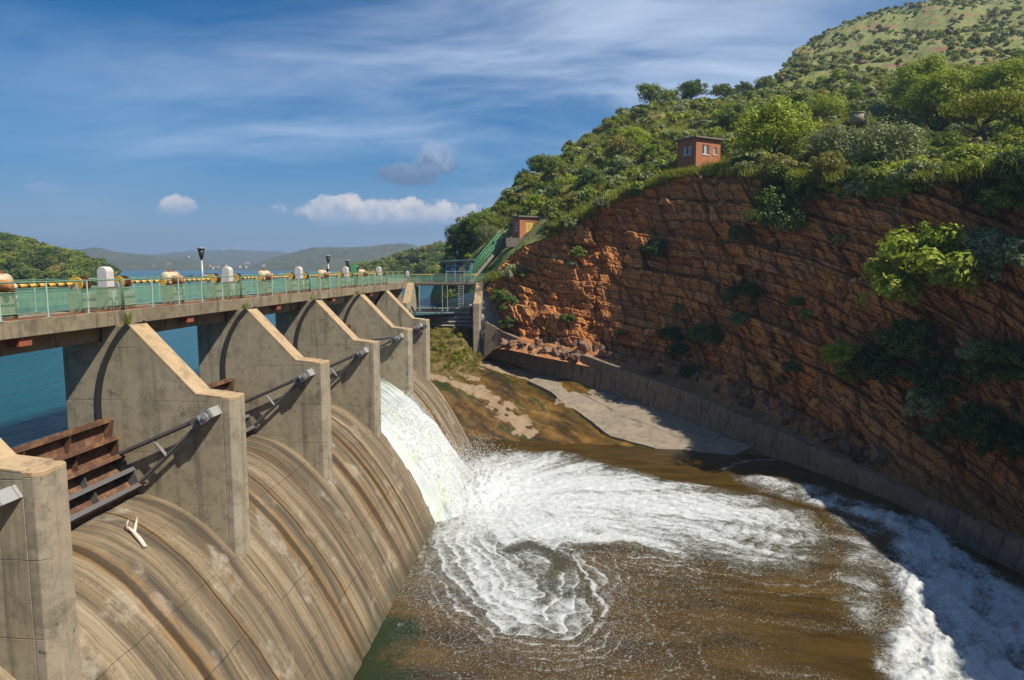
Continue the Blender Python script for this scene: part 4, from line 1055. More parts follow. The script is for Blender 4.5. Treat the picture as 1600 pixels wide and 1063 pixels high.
ZZ = ZZ + sn * .6 * sstep(UU, .3, 5) + cln * amp * .35 * sstep(UU, 0, 7) + fnn * amp * .16 * sstep(UU, 2, 9)
XX = XX + (cln * .3 + fnn * .22) * amp * .8
age = sstep(UU, .2, 6.5) * .8 + .12
fallo = obj('spillway_water', mesh_from('spillway_water', np.stack([XX, YY, ZZ], -1).reshape(-1, 3), grid_faces(nu, nv), M['fall'], True, attrs={'age': age})); tag(fallo, kind='structure')

# spray thrown up where it lands
sp = MB(); pr_ = random.Random(9)
tet = [Vector((1, 1, 1)), Vector((-1, -1, 1)), Vector((-1, 1, -1)), Vector((1, -1, -1))]
N_ = 16000; SV = []; SF = []
for i in range(N_):
    m_ = pr_.random()
    if m_ < .62:
        p = Vector((imp.x + .4 + pr_.gauss(0, 1.5), imp.y + 2.6 + pr_.gauss(0, 3.0), POOL_Z + .2 + abs(pr_.gauss(0, 1.15))))
    else:
        u = pr_.uniform(4, 9.6); p = Vector((-16.6 + u + pr_.gauss(0, .15), pr_.uniform(y0 + .6, y1), fall_profile(u) + abs(pr_.gauss(0, .05 + .03 * u))))
    r_ = pr_.choice([.010, .014, .02, .028]) ; b = len(SV)
    SV += [tuple(p + t_ * r_) for t_ in tet]; SF += [(b, b + 1, b + 2), (b, b + 3, b + 1), (b, b + 2, b + 3), (b + 1, b + 3, b + 2)]
spo = obj('water_spray', mesh_from('water_spray', np.array(SV), np.array(SF), M['spray'], True)); tag(spo, 'white spray thrown up where the falling water lands', None, None, 'stuff')


# ------------------------------------------------------------------ walkway over the piers
DZT, DZB = -1.60, -2.13
span_words = ['nearest the viewer, running out of the picture', 'nearest whole one, over the rusty gate', 'over the second gate', 'over the third gate', 'over the falling water', 'last of the row before the far bridge']
ends = CY + [CY[-1] + 6.6]
for i in range(7):
    ya, yb = ends[i], ends[i + 1]
    wd = span_words[i] if i < 6 else 'short end piece beyond the last pier of the row'
    e = empty('bridge_span', (-17.6, ya, DZT)); tag(e, 'stained concrete walkway span ' + wd, 'walkway', 'walkway spans over the spillway')
    ox = lambda x: x + 17.6
    a = MB(); a.box(ox(-18.9), ox(-16.5), .012, yb - ya - .012, DZB - DZT, 0); a.build('slab', M['deck'], e, bevel=.02)
    if i < 6:
        g = MB(); g.prism([(ox(-18.55), DZB - DZT - .003), (ox(-17.12), DZB - DZT - .003), (ox(-17.22), -2.715 - DZT), (ox(-18.45), -2.715 - DZT)], 'y', .03, yb - ya - .03); g.build('girder', M['deck'], e, bevel=.03)
        h = MB(); c = (yb - ya) * .5; h.box(ox(-17.02), ox(-16.6), c - .25, c + .25, -2.42 - DZT, DZB - DZT - .004); h.build('drain_box', M['redoxide'], e, bevel=.015)
    s_ = MB(); s_.box(ox(-16.86), ox(-16.62), .03, yb - ya - .03, .004, .03); s_.build('edge_strip', M['redoxide'], e)

def wire_mesh(L, H, pitch=.034, wr=.0062):
    V = []; Fq = []
    def q(y0, y1, z0, z1, x):
        b = len(V); V.extend([(x, y0, z0), (x, y1, z0), (x, y1, z1), (x, y0, z1)]); Fq.append((b, b + 1, b + 2, b + 3))
    n = int(L / pitch)
    for k in range(1, n): y = L * k / n; q(y - wr, y + wr, 0, H, 0)
    n = int(H / pitch)
    for k in range(1, n): z = H * k / n; q(0, L, z - wr, z + wr, .004)
    return mesh_from('mesh_panel', V, Fq, M['mesh'])
SEG = S / 5
mesh_me = wire_mesh(SEG - .06, .60)
post_mb = MB(); post_mb.tube([(0, 0, 0), (0, 0, 1.0)], .026, 8); post_mb.box(-.07, .07, -.05, .05, 0, .02); post_me = post_mb.mesh('post', M['post'], False)
def railing_span(x, ya, L, nseg, label, group, curved=True):
    e = empty('guard_railing', (x, ya, DZT)); tag(e, label, 'railing', group); seg = L / nseg
    tr = MB()
    if curved: tr.tube([(0, .06, 0), (0, .06, .99), (0, .09, 1.09), (0, .2, 1.13), (0, L - .2, 1.13), (0, L - .09, 1.09), (0, L - .06, .99), (0, L - .06, 0)], .027, 8)
    else: tr.tube([(0, 0, 1.13), (0, L, 1.13)], .027, 8)
    tr.build('top_rail', M['rail'], e, True)
    for z in (.83, .19):
        m_ = MB(); m_.tube([(0, .06, z), (0, L - .06, z)], .02, 6); m_.build('rail', M['rail'], e, True)
    for k in range(1, nseg):
        o = obj('post', post_me, e); o.location = (0, k * seg, 0); o.scale = (1, 1, 1.12)
    for k in range(nseg):
        o = obj('mesh_panel', mesh_me, e); o.location = (0.012, k * seg + .03, .21); o.scale = (1, (seg - .06) / (SEG - .06), 1)
    return e
side_words = ['nearest', 'over the rusty gate', 'over the second gate', 'over the third gate', 'over the falling water', 'at the far end of the row', 'end piece']
for i in range(7):
    L = ends[i + 1] - ends[i]; n = 5 if i < 6 else 3
    railing_span(-16.55, ends[i] , L, n, 'green mesh railing on the downstream edge, ' + side_words[i], 'downstream railings')
    railing_span(-18.8, ends[i] + .4, L - .02, n, 'green mesh railing on the lake edge, ' + side_words[i], 'lake side railings', False)

# --- hoists: motor at mid span, drums and white covers over the piers, striped shaft between
HX = -17.35
def build_motor(label, y):
    e = empty('hoist_motor', (HX, y, DZT)); e.scale = (.9, .70, .94); tag(e, label, 'motor', 'hoist motors at mid span')
    a = MB(); a.box(-.34, .30, -.5, .5, 0, .80); a.build('pedestal', M['concrete'], e, bevel=.02)
    b = MB(); b.box(-.36, .34, -.42, .42, .805, .93); b.build('bed_plate', M['brownsteel'], e, bevel=.01)
    c = MB(); c.tube([(-.08, -.62, 1.22), (-.08, -.55, 1.22), (-.08, .62, 1.22), (-.08, .70, 1.22)], [.20, .245, .245, .2], 18); c.build('gear_casing', M['cream'], e, True)
    for yy in (-.42, -.1, .25, .55):
        r_ = MB(); r_.tube([(-.08, yy - .025, 1.22), (-.08, yy + .025, 1.22)], .268, 18); r_.build('flange', M['cream'], e)
    l_ = MB(); l_.box(-.30, .16, -.5, .5, .934, 1.04); l_.build('foot', M['cream'], e, bevel=.02)
    d = MB(); d.tube([(.16, -.25, 1.12), (.62, -.25, 1.12), (.68, -.25, 1.12)], [.17, .17, .12], 16); d.build('motor', M['orange'], e, True)
    d2 = MB(); d2.tube([(.2, .2, 1.06), (.5, .2, 1.06), (.55, .2, 1.06)], [.10, .10, .07], 12); d2.build('brake', M['cream'], e, True)
    t_ = MB(); t_.box(-.14, -.02, -.30, .05, 1.47, 1.53); t_.build('terminal_box', M['redoxide'], e, bevel=.01)
    u_ = MB(); u_.tube([(-.08, .35, 1.46), (-.08, .35, 1.58)], .05, 8); u_.build('oil_cap', M['redoxide'], e)
    p_ = MB(); p_.tube([(.4, .36, .78), (.42, .36, .4), (.36, .36, 0.03)], .035, 8); p_.build('cable_pipe', M['galv'], e, True)
    for s in (-1, 1):
        k = MB(); k.tube([(-.08, s * .72, .99), (-.08, s * .80, .99)], .15, 14); k.build('coupling', M['yellow'], e)
    return e
def build_drum(label, y):
    e = empty('rope_drum', (HX, y, DZT)); tag(e, label, 'drum', 'rope drums beside the piers')
    a = MB(); a.box(-.30, .28, -.30, .34, 0, .66); a.build('pedestal', M['concrete'], e, bevel=.02)
    b = MB(); b.tube([(-.05, -.16, .99), (-.05, .2, .99)], .19, 18); b.build('drum', M['brownsteel'], e, True)
    for yy, m_ in ((-.20, 'yellow'), (.22, 'brownsteel')):
        f_ = MB(); f_.tube([(-.05, yy - .03, .99), (-.05, yy + .03, .99)], .265, 22); f_.build('flange', M[m_], e)
    for yy in (-.27, .29):
        h = MB(); h.prism([(-.22, .662), (.12, .662), (.03, 1.02), (-.13, 1.02)], 'y', yy - .025, yy + .025); h.build('bearing', M['galv'], e, bevel=.01)
    w_ = MB(); w_.tube([(.20, -.1, .66), (.22, -.1, .3), (.22, -.1, .03)], .06, 10); w_.build('white_pipe', M['white'], e, True)
    return e
def build_cover(label, y):
    e = empty('gear_cover', (HX, y, DZT)); tag(e, label, 'cover', 'white gear covers over the piers')
    a = MB(); a.box(-.25, .28, -.25, .25, 0, .80); a.build('pedestal', M['concrete'], e, bevel=.02)
    pts = [(-.2, .805), (.22, .805), (.22, 1.40)] + [(.01 + .21 * math.cos(R(t)), 1.40 + .21 * math.sin(R(t))) for t in range(15, 180, 15)] + [(-.2, 1.40)]
    b = MB(); b.prism(pts, 'y', -.2, .2); b.build('casing', M['white'], e, bevel=.035)
    c = MB(); c.box(.225, .27, -.24, .24, .806, .86); c.build('base_flange', M['brownsteel'], e, bevel=.01)
    p_ = MB(); p_.box(.285, .31, -.1, .1, .25, .7); p_.build('inspection_plate', M['white'], e, bevel=.01)
    return e
def build_shaft(label, y0, y1):
    e = empty('drive_shaft', (HX - .06, y0, DZT + .99)); tag(e, label, 'shaft', 'striped drive shafts between hoists')
    a = MB(); a.tube([(0, 0, 0), (0, y1 - y0, 0)], .05, 10); a.build('rod', M['dark'], e, True)
    n = max(1, int((y1 - y0) / .365)); pt = (y1 - y0) / n
    for k in range(n):
        o = obj('sleeve', SLEEVE, e); o.location = (0, (k + .5) * pt, 0)
    return e
sb_ = MB(); sb_.tube([(0, -.13, 0), (0, .13, 0)], .068, 10); SLEEVE = sb_.mesh('sleeve', M['yellow'], True)
mw = ['out of the picture', 'at the picture edge', 'beside the first lamp post', 'over the third gate', 'over the falling water', 'at the far end of the row']
pw_ = ['nearest the viewer', 'at the picture edge', 'over the second pier', 'over the third pier', 'over the fourth pier', 'over the fifth pier', 'over the last pier']
for i in range(6):
    ym = CY[i] + .497 * S
    build_motor('cream and orange hoist motor on a plinth, ' + mw[i], ym)
    build_shaft('yellow striped drive shaft before the hoist motor ' + mw[i], CY[i] + 1.55, ym - .82)
    build_shaft('yellow striped drive shaft behind the hoist motor ' + mw[i], ym + .82, CY[i + 1] - 1.35)
for i in range(7):
    build_cover('white round-topped gear cover ' + pw_[i], CY[i] + .25)
    build_drum('yellow and brown rope drum before the white cover ' + pw_[i], CY[i] - 1.05)
    build_drum('yellow and brown rope drum behind the white cover ' + pw_[i], CY[i] + 1.2)
c_ = MB(); c_.box(-.25, .25, -.3, .3, 0, 1.75); cb = empty('control_cabinet', (-18.1, 56.2, DZT)); c_.build('cabinet_body', M['stairgreen'], cb, bevel=.02)
c_ = MB(); c_.box(.252, .27, -.24, .24, .15, 1.6); c_.build('cabinet_door', M['dark'], cb, bevel=.005); tag(cb, 'dark green control cabinet on the walkway past the second lamp post', 'cabinet')

def lamp_post(label, y, x, h):
    e = empty('lamp_post', (x, y, DZT)); tag(e, label, 'lamp post', 'walkway lamp posts')
    a = MB(); a.tube([(0, 0, 0), (0, 0, h)], [.055, .042], 10); a.build('pole', M['galv'], e, True)
    a = MB(); a.box(-.11, .11, -.11, .11, 0, .03); a.build('base_plate', M['galv'], e)
    b = MB(); b.tube([(0, 0, h - .02), (0, 0, h + .06), (0, 0, h + .10), (0, 0, h + .52)], [.05, .055, .09, .17], 14); b.build('lamp_head', M['dark'], e, True)
    c = MB(); c.tube([(0, 0, h + .522), (0, 0, h + .56), (0, 0, h + .59)], [.22, .22, .08], 14); c.build('lamp_lid', M['galv'], e)
    return e
lamp_post('tall grey lamp post with a dark cone head, nearest of the three', 31.9, -17.85, 1.95)
lp2 = lamp_post('grey lamp post with a dark cone head and a second small head below', 49.3, -17.85, 1.85)
b = MB(); b.tube([(0, -.18, 1.15), (0, -.18, 1.2), (0, -.18, 1.45)], [.05, .06, .13], 10); b.build('small_head', M['dark'], lp2)
lamp_post('grey lamp post with a dark cone head, farthest of the three', 53.7, -17.85, 1.55)

# driftwood lying on the chute
e = empty('driftwood_branch', (0, 0, 0))
def onchute(x, y):
    v, fw = ray(x, y); lo, hi = 5.0, 60.0
    for _ in range(50):
        mid = (lo + hi) / 2; p = v * mid
        if p.x > -16.8 and p.z > float(chute_z(p.x)) + .03: lo = mid
        else: hi = mid
    return v * lo
pA, pB, pC, pD, pE = onchute(226, 858), onchute(208, 836), onchute(212, 815), onchute(195, 829), onchute(204, 842)
dz_ = Vector((.03, 0, .07))
a = MB(); a.tube([pA + dz_, (pA + pB) / 2 + dz_ * 1.3, pB + dz_, (pB + pC) / 2 + dz_ * 1.8, pC + dz_ * 2.2], [.065, .075, .07, .05, .03], 8); a.build('stem', M['wood'], e, True)
a = MB(); a.tube([pB + dz_, (pB + pD) / 2 + dz_ * 1.8, pD + dz_ * 2], [.06, .045, .025], 8); a.build('twig', M['wood'], e, True)
a = MB(); a.tube([pD + dz_ * 2, pD + dz_ * 4 + Vector((-.05, .12, .05))], [.03, .014], 6); a.build('twig', M['wood'], e, True)
tag(e, 'forked bleached driftwood branch lying on the near spillway chute', 'branch')

# ------------------------------------------------------------------ far bay at right angles to the row
FO = empty('dam_pier', (0, 0, 0))
def far_place(e, x, y_off=77.0, z=-.08):
    e.rotation_euler = (0, 0, -math.pi / 2); e.location = (x, y_off, z)
far_place(FO, -12.43); pier_parts(FO, False); tag(FO, 'concrete pier of the far bay, against the grey wing wall', 'pier')
tb = MB(); tb.tube([(TX + .1, -.95, TZ + .25), (TX + .1, -.5, TZ + .25)], .2, 12); tb.build('trunnion_hub', M['galv'], FO)
tb = MB(); tb.tube([(TX + .1, -.8, TZ + .25), (-16.2, -.72, -7.9)], .09, 8); tb.build('arm', M['track'], FO)
F1 = empty('dam_pier'); far_place(F1, -22.1); pier_parts(F1, False); tag(F1, 'concrete pier of the far bay, on the lake side of the far gate', 'pier')
fg = empty('radial_gate'); gate_parts(fg, 8.6, 0, 'palesteel', 'palesteel'); far_place(fg, -21.55, 77.0 - TX, TZ - .1); tag(fg, 'grey radial gate with pale beams above the weedy apron', 'gate')
fg.location = (-21.55, 77.0 - TX, TZ - .1)
e = empty('bridge_span', (-19, 93.5, -2.12)); tag(e, 'far concrete bridge crossing to the rocky bank', 'walkway')
a = MB(); a.box(-8.5, 7.9, 0, 2.6, -.46, 0); a.build('slab', M['deck'], e, bevel=.02)
a = MB(); a.box(-8.5, 7.9, -.05, .0, -.3, -.12); a.build('edge_strip', M['deck'], e)
e = empty('bridge_span', (-17.6, 67.1, DZT)); tag(e, 'slanting walkway linking the row of piers to the far bridge', 'walkway')
a = MB(); a.prism([(-1.3, .02), (1.1, .02), (-5.0, 26.3), (-8.8, 29), (-9.9, 28.9), (-9.9, 25.2)], 'z', -.5, -.02); a.build('slab', M['deck'], e)
e = empty('abutment_block', (-22.6, 84, -6)); a = MB(); a.prism([(-1.8, -12), (.9, -12), (.6, 3.3), (-1.8, 3.3)], 'y', -15, 4); a.build('block', M['deck'], e, bevel=.1)
tag(e, 'rough concrete block under the walkway behind the last pier', 'abutment')
def far_rail(label, y, x0, x1):
    e = empty('guard_railing', (x0, y, -2.12)); e.rotation_euler = (0, 0, -math.pi / 2); L = x1 - x0; n = int(L / SEG)
    for z, r_ in ((1.1, .027), (.83, .02), (.17, .02)):
        m_ = MB(); m_.tube([(0, 0, z), (0, L, z)], r_, 6); m_.build('rail', M['rail'], e, True)
    for k in range(n + 1):
        o = obj('post', post_me, e); o.location = (0, k * L / n, 0); o.scale = (1, 1, 1.1)
    for k in range(n):
        o = obj('mesh_panel', mesh_me, e); o.location = (.012, k * L / n + .03, .2); o.scale = (1, (L / n - .06) / (SEG - .06), 1)
    tag(e, label, 'railing', None)
far_rail('green mesh railing along the near edge of the far bridge', 93.6, -27.3, -11.2)
far_rail('green mesh railing along the lake edge of the far bridge', 96.0, -27.3, -11.2)
e = empty('drive_shaft', (-26, 94.8, -1.12)); a = MB(); a.tube([(0, 0, 0), (13, 0, 0)], .07, 8); a.build('rod', M['yellow'], e, True); tag(e, 'yellow drive shaft across the far bridge', 'shaft')
e = build_cover('white round-topped cover standing alone on the far bridge', 0); e.location = (-22.9, 94.6, -2.2); del e['group']
# blue steel shelter on the far bridge
e = empty('steel_shelter', (-15.6, 94.4, -2.12)); tag(e, 'pale blue steel frame shelter with a flat sheet roof on the far bridge', 'shelter')
for x in (-1.7, -.5, .8, 1.75):
    for y in (0, 1.5):
        a = MB(); a.box(x - .06, x + .06, y - .06, y + .06, 0, 2.75); a.build('post', M['bluesteel'], e)
for z in (1.4, 2.15, 2.72):
    a = MB(); a.box(-1.75, 1.8, -.05, .05, z, z + .1); a.build('beam', M['bluesteel'], e)
for k in range(7):
    a = MB(); a.prism([(-2.2 + k * .62, 2.86 + .03 * k), (-1.61 + k * .62, 2.88 + .03 * k), (-1.61 + k * .62, 2.95 + .03 * k), (-2.2 + k * .62, 2.93 + .03 * k)], 'y', -.5, 2.1); a.build('roof_sheet', M['bluesteel'], e)
a = MB(); a.box(-1.5, -.2, .5, 1.2, 0, 2.2); a.build('control_panel', M['bluedark'], e, bevel=.02)
a = MB(); a.box(.0, .55, .4, 1.0, 0, 1.5); a.build('motor_box', M['redoxide'], e, bevel=.02)
a = MB(); a.tube([(-.9, .2, 1.6), (-.9, .2, 2.0)], .2, 10); a.build('drum', M['galv'], e, True)
# ladder and pull rods below the far bridge
e = empty('ladder', (-15.4, 93.3, -5.6)); tag(e, 'steel ladder hanging below the far bridge', 'ladder')
for x in (0, .62):
    a = MB(); a.tube([(x, 0, 0), (x, 0, 3.1)], .045, 6); a.build('rail', M['galv'], e)
for k in range(9):
    a = MB(); a.tube([(0, 0, .2 + k * .34), (.62, 0, .2 + k * .34)], .035, 6); a.build('rung', M['galv'], e)
for i, x in enumerate((-20.9, -17.7, -17.0)):
    e = empty('pull_rod', (x, 93.2, -5.9)); a = MB(); a.tube([(0, 0, 0), (0, 0, 3.4)], .05, 6); a.build('rod', M['galv'], e)
    a = MB(); a.box(-.1, .1, -.1, .1, -.2, .0); a.build('shackle', M['galv'], e)
    tag(e, ['steel pull rod on the lake side end of the far gate', 'steel pull rod at the middle of the far gate', 'steel pull rod beside the hanging ladder'][i], 'rod')
# wing wall between the far pier and the cliff
e = empty('wing_wall', (-11.9, 89.4, -12)); tag(e, 'leaning blue grey concrete wing wall beside the far pier', 'wall')
a = MB(); a.add([(0.03, 0, -1.5), (3.0, -.6, -1.5), (2.6, .6, 2.2), (2.2, 3.2, 6.0), (1.9, 5.0, 8.8), (0.03, 4.6, 9.4), (0.03, 1.0, 5.5)] + [(0.03, 7, -1.5), (3.0, 7, -1.5), (2.6, 7, 2.2), (2.2, 7.2, 6.0), (1.9, 7.4, 8.8), (0.03, 7.2, 9.4), (0.03, 7.1, 5.5)],
             [(0, 1, 2, 6), (6, 2, 3), (6, 3, 4, 5), (1, 8, 9, 2), (2, 9, 10, 3), (3, 10, 11, 4), (4, 11, 12, 5), (5, 12, 13, 6), (6, 13, 7, 0), (7, 13, 9, 8), (13, 12, 11, 10, 9), (0, 7, 8, 1)])
a.build('face', concrete('wing_concrete', (.30, .29, .27), (.10, .095, .09), (.36, .34, .31), .5), e)

# green stair up to the small hut
p0, p1 = D(728, 441, 95.5), D(786, 372, 100.5)
e = empty('stairway', p0); tag(e, 'steep green railed concrete stairway climbing to the small brick hut', 'stairs')
dv = p1 - p0; sd = Vector((dv.y, -dv.x, 0)).normalized() * .6
a = MB(); a.add([-sd + Vector((0, 0, -.62)), sd + Vector((0, 0, -.62)), dv + sd + Vector((0, 0, -.62)), dv - sd + Vector((0, 0, -.62)), -sd + Vector((0, 0, -.12)), sd + Vector((0, 0, -.12)), dv + sd + Vector((0, 0, -.12)), dv - sd + Vector((0, 0, -.12))],
             [(0, 3, 2, 1), (4, 5, 6, 7), (0, 1, 5, 4), (1, 2, 6, 5), (2, 3, 7, 6), (3, 0, 4, 7)]); a.build('stringer', M['slab'], e)
ns = 30
for k in range(ns):
    c = dv * ((k + .5) / ns); a = MB(); a.beam(c - sd * .98, c + sd * .98, dv.xy.length / ns * .96, .1); a.build('step', M['slab'], e)
for s in (-1, 1):
    for h_ in (1.05, .55):
        a = MB(); a.tube([sd * s + Vector((0, 0, h_)), dv + sd * s + Vector((0, 0, h_))], .05, 6); a.build('handrail', M['stairgreen'], e, True)
    for k in range(13):
        c = dv * (k / 12) + sd * s; a = MB(); a.tube([c + Vector((0, 0, -.1)), c + Vector((0, 0, 1.05))], .035, 6); a.build('post', M['stairgreen'], e)
    V = []; Fq = []
    for k in range(64):
        c = dv * (k / 64) + sd * s; b_ = len(V); t_ = dv * .0022
        V += [c + Vector((0, 0, .02)), c + t_ + Vector((0, 0, .02)), c + t_ + Vector((0, 0, 1.03)), c + Vector((0, 0, 1.03))]; Fq.append((b_, b_ + 1, b_ + 2, b_ + 3))
    obj('mesh_panel', mesh_from('mesh_panel', V, Fq, M['stairgreen']), e)

# ------------------------------------------------------------------ brick huts on the slope
def hut(label, loc, rz, wx, wy, h, win, door=None, posts=0, over=.35):
    """local: the -y face (wx wide) and the -x face (wy wide) look towards the dam"""
    e = empty('brick_hut', loc, rz); tag(e, label, 'hut')
    th_ = .22; openF = [(x, z, w_, h_) for f, x, z, w_, h_ in win if f == 'F']; openL = [(x, z, w_, h_) for f, x, z, w_, h_ in win if f == 'L']
    if door: openF = openF + [(door[0], 0.02, door[1], door[2])]
    def wall(L, ops, put):
        mb = MB(); xs = sorted({0, L} | {v for o in ops for v in (o[0], o[0] + o[2])}); zs = sorted({-1.2, h} | {v for o in ops for v in (o[1], o[1] + o[3])})
        for xa, xb in zip(xs, xs[1:]):
            for za, zb in zip(zs, zs[1:]):
                if any(o[0] <= (xa + xb) / 2 <= o[0] + o[2] and o[1] <= (za + zb) / 2 <= o[1] + o[3] for o in ops): continue
                mb.box(*put(xa, xb), za, zb)
        return mb.build('wall', M['brick'], e)
    wall(wx, openF, lambda a, b: (a, b, 0, th_)); wall(wx, [], lambda a, b: (a, b, wy - th_, wy))
    wall(wy - 2 * th_, openL and [(o[0] - th_, *o[1:]) for o in openL], lambda a, b: (0, th_, a + th_, b + th_)); wall(wy - 2 * th_, [], lambda a, b: (wx - th_, wx, a + th_, b + th_))
    r_ = MB(); r_.add([(-over, -over, h + .02), (wx + over, -over, h + .02), (wx + over, wy + over, h + .02), (-over, wy + over, h + .02), (-over, -over, h + .2), (wx + over, -over, h + .16), (wx + over, wy + over, h + .2), (-over, wy + over, h + .24)],
                      [(0, 3, 2, 1), (4, 5, 6, 7), (0, 1, 5, 4), (1, 2, 6, 5), (2, 3, 7, 6), (3, 0, 4, 7)]); ro = r_.build('roof', M['rooffelt'], e)
    for k in range(posts):
        a = MB(); x = -.2 + (wx + .4) * (k % 4) / 3; y = -.2 if k < 4 else wy + .2; a.box(x - .04, x + .04, y - .04, y + .04, h + .2, h + .75); a.build('post', M['rooffelt'], ro)
    for f, x, z, w_, h_ in win:
        wo = MB()
        pz = [(x, x + w_, z, z + h_)]
        def bx(mb, u0, u1, z0, z1, d0, d1):
            if f == 'F': mb.box(u0, u1, d0, d1, z0, z1)
            else: mb.box(d0, d1, u0, u1, z0, z1)
        bx(wo, x, x + w_, z, z + .06, .06, .12); bx(wo, x, x + w_, z + h_ - .06, z + h_, .06, .12); bx(wo, x, x + .06, z + .06, z + h_ - .06, .06, .12); bx(wo, x + w_ - .06, x + w_, z + .06, z + h_ - .06, .06, .12)
        nb2 = 2 if w_ > .9 else 1
        for k in range(1, nb2 + 1): bx(wo, x + w_ * k / (nb2 + 1) - .02, x + w_ * k / (nb2 + 1) + .02, z + .06, z + h_ - .06, .06, .12)
        wi = wo.build('window', M['frame'], e)
        for k in range(nb2 + 1):
            pn = MB(); g0 = x + .06 + (w_ - .12) * k / (nb2 + 1); g1 = x + .06 + (w_ - .12) * (k + 1) / (nb2 + 1)
            bx(pn, g0 + .02, g1 - .02, z + .065, z + h_ - .065, .085, .095); pn.build('pane', M['paleglass'] if (k + int(x * 3)) % 2 == 0 else M['glass'], wi)
        sl2 = MB(); bx(sl2, x - .08, x + w_ + .08, z - .09, z - .01, -.07, .05); sl2.build('sill', M['frame'], wi)
    if door:
        d_ = MB(); d_.box(door[0], door[0] + door[1], .07, .12, .02, .02 + door[2]); do = d_.build('door', M['graffiti'], e)
        k_ = MB(); k_.box(door[0] + door[1] - .14, door[0] + door[1] - .08, .04, .07, 1.0, 1.12); k_.build('handle', M['dark'], do)
    fl = MB(); fl.box(th_, wx - th_, th_, wy - th_, -.1, 0); fl.build('floor', M['slab'], e)
    return e
def graffiti():
    m, t, out = material('painted_door'); p = t.node('ShaderNodeTexCoord').outputs['Object']
    n = t.noise(p, 2.2, 3, .5, 1.2); c = t.ramp(n, [(.38, (.55, .30, .03)), (.46, (.60, .42, .08)), (.52, (.16, .20, .08)), (.58, (.55, .34, .05)), (.66, (.35, .10, .04))])
    b = t.principled(Base_Color=c, Roughness=.7); t.l.new(b.outputs[0], out.inputs[0]); return m
M['graffiti'] = graffiti()
a0 = D(1087, 258, 84); hut('red brick hut with a flat roof and three windows on the cliff top', (a0.x, a0.y, a0.z - .1), R(34), 4.0, 3.3, 3.3, [('F', 1.0, 1.45, 1.15, 1.15), ('F', 2.85, 1.55, .6, .85), ('L', .9, 1.5, 1.3, 1.0)], None, 8)
a1 = D(812, 371, 96.5); hut('small red brick hut with a painted yellow door at the top of the green stairs', (a1.x, a1.y, a1.z), R(34), 3.2, 2.1, 2.8, [('L', .7, .95, .8, 1.2)], (1.0, 1.3, 2.2), 0, .3)
e = empty('terrace', (a1.x, a1.y, a1.z)); a = MB(); a.box(-1.8, 2.8, -1.2, 0, -1.4, -.14); a.build('slab', M['slab'], e, bevel=.03); tag(e, 'concrete landing in front of the small brick hut', 'terrace')

# white cylinder, hill tank, marker post
def cyl_thing(name, label, cat, p, r_, h, mat, cap=True):
    e = empty(name, p); a = MB(); a.tube([(0, 0, 0), (0, 0, h)], r_, 16); a.build('shell', M[mat], e, True)
    if cap: b = MB(); b.tube([(0, 0, h), (0, 0, h + r_ * .35), (0, 0, h + r_ * .55)], [r_, r_ * .8, r_ * .2], 16); b.build('lid', M[mat], e, True)
    tag(e, label, cat); return e
cyl_thing('beacon_post', 'white round-topped beacon post on the bank above the far bridge', 'post', hill_pt(715, 112) - Vector((0, 0, .1)), .22, 1.5, 'white')
tk = cyl_thing('water_tank', 'small round pale concrete water tank among the hillside bushes', 'tank', D(1338, 193, 100), .95, 1.35, 'slab', False)
a = MB(); a.tube([(0, 0, 1.351), (0, 0, 1.47)], 1.06, 16); a.build('rim', M['cap'], tk)

# ------------------------------------------------------------------ plants
def leaf_cloud(rs, centers, radii, per, leaf, flat=1.0, droop=.0):
    V = []; 
    for c, r_ in zip(centers, radii):
        n = per
        d = rs.normal(size=(n, 3)); d /= np.linalg.norm(d, axis=1)[:, None]
        rad = r_ * rs.uniform(.45, 1.05, size=(n, 1)) ** .6
        p = c + d * rad * np.array([1, 1, flat])
        nr = d * 1.5 + rs.normal(size=(n, 3)) * .5 + np.array([0, 0, .6]); nr /= np.linalg.norm(nr, axis=1)[:, None]
        t1 = np.cross(nr, rs.normal(size=(n, 3))); t1 /= np.linalg.norm(t1, axis=1)[:, None]; t2 = np.cross(nr, t1)
        s = leaf * rs.uniform(.6, 1.3, size=(n, 1)); t1 = t1 * s; t2 = t2 * s * .55
        V.append(np.stack([p - t1, p - t2 * 1.0, p + t1, p + t2], 1).reshape(-1, 3))
    V = np.concatenate(V); F_ = np.arange(len(V)).reshape(-1, 4); return V, F_
def crown_mesh(name, mat, rx, rz, zc, ncl, per, leaf, seed, clump=.36, flat=.8, shell=.55, umbrella=False):
    rs = np.random.default_rng(seed); C_ = []; Rr = []
    for k in range(ncl):
        d = rs.normal(size=3); d /= np.linalg.norm(d)
        if umbrella: d[2] = abs(d[2]) * .6
        else: d[2] = d[2] if d[2] > -.55 else -d[2]
        q = rs.uniform(shell, 1.0) * (1 - clump * .6) * rs.uniform(.82, 1.1)
        C_.append(np.array([d[0] * rx * q, d[1] * rx * q, zc + d[2] * rz * q])); Rr.append(rx * clump * rs.uniform(.65, 1.25))
    V, F_ = leaf_cloud(rs, C_, Rr, per, leaf, flat)
    V[:, 2] = np.maximum(V[:, 2], .02)
    return mesh_from(name, V, F_, M[mat])
BUSH = {}
for k, (kd, mat) in enumerate((('mid', 'leaf_mid'), ('bright', 'leaf_bright'), ('grey', 'leaf_grey'), ('dark', 'leaf_dark'), ('olive', 'leaf_olive'), ('yellow', 'leaf_yellow'))):
    BUSH[kd] = [crown_mesh('bush', mat, 1.2, .95, .85, 20 + 4 * v, 36, .15, 400 + 10 * k + v, .34) for v in range(2)]
    BUSH[kd + '_big'] = [crown_mesh('bush', mat, 1.2, .95, .85, 44 + 6 * v, 62, .075, 450 + 10 * k + v, .25, shell=.5) for v in range(2)]
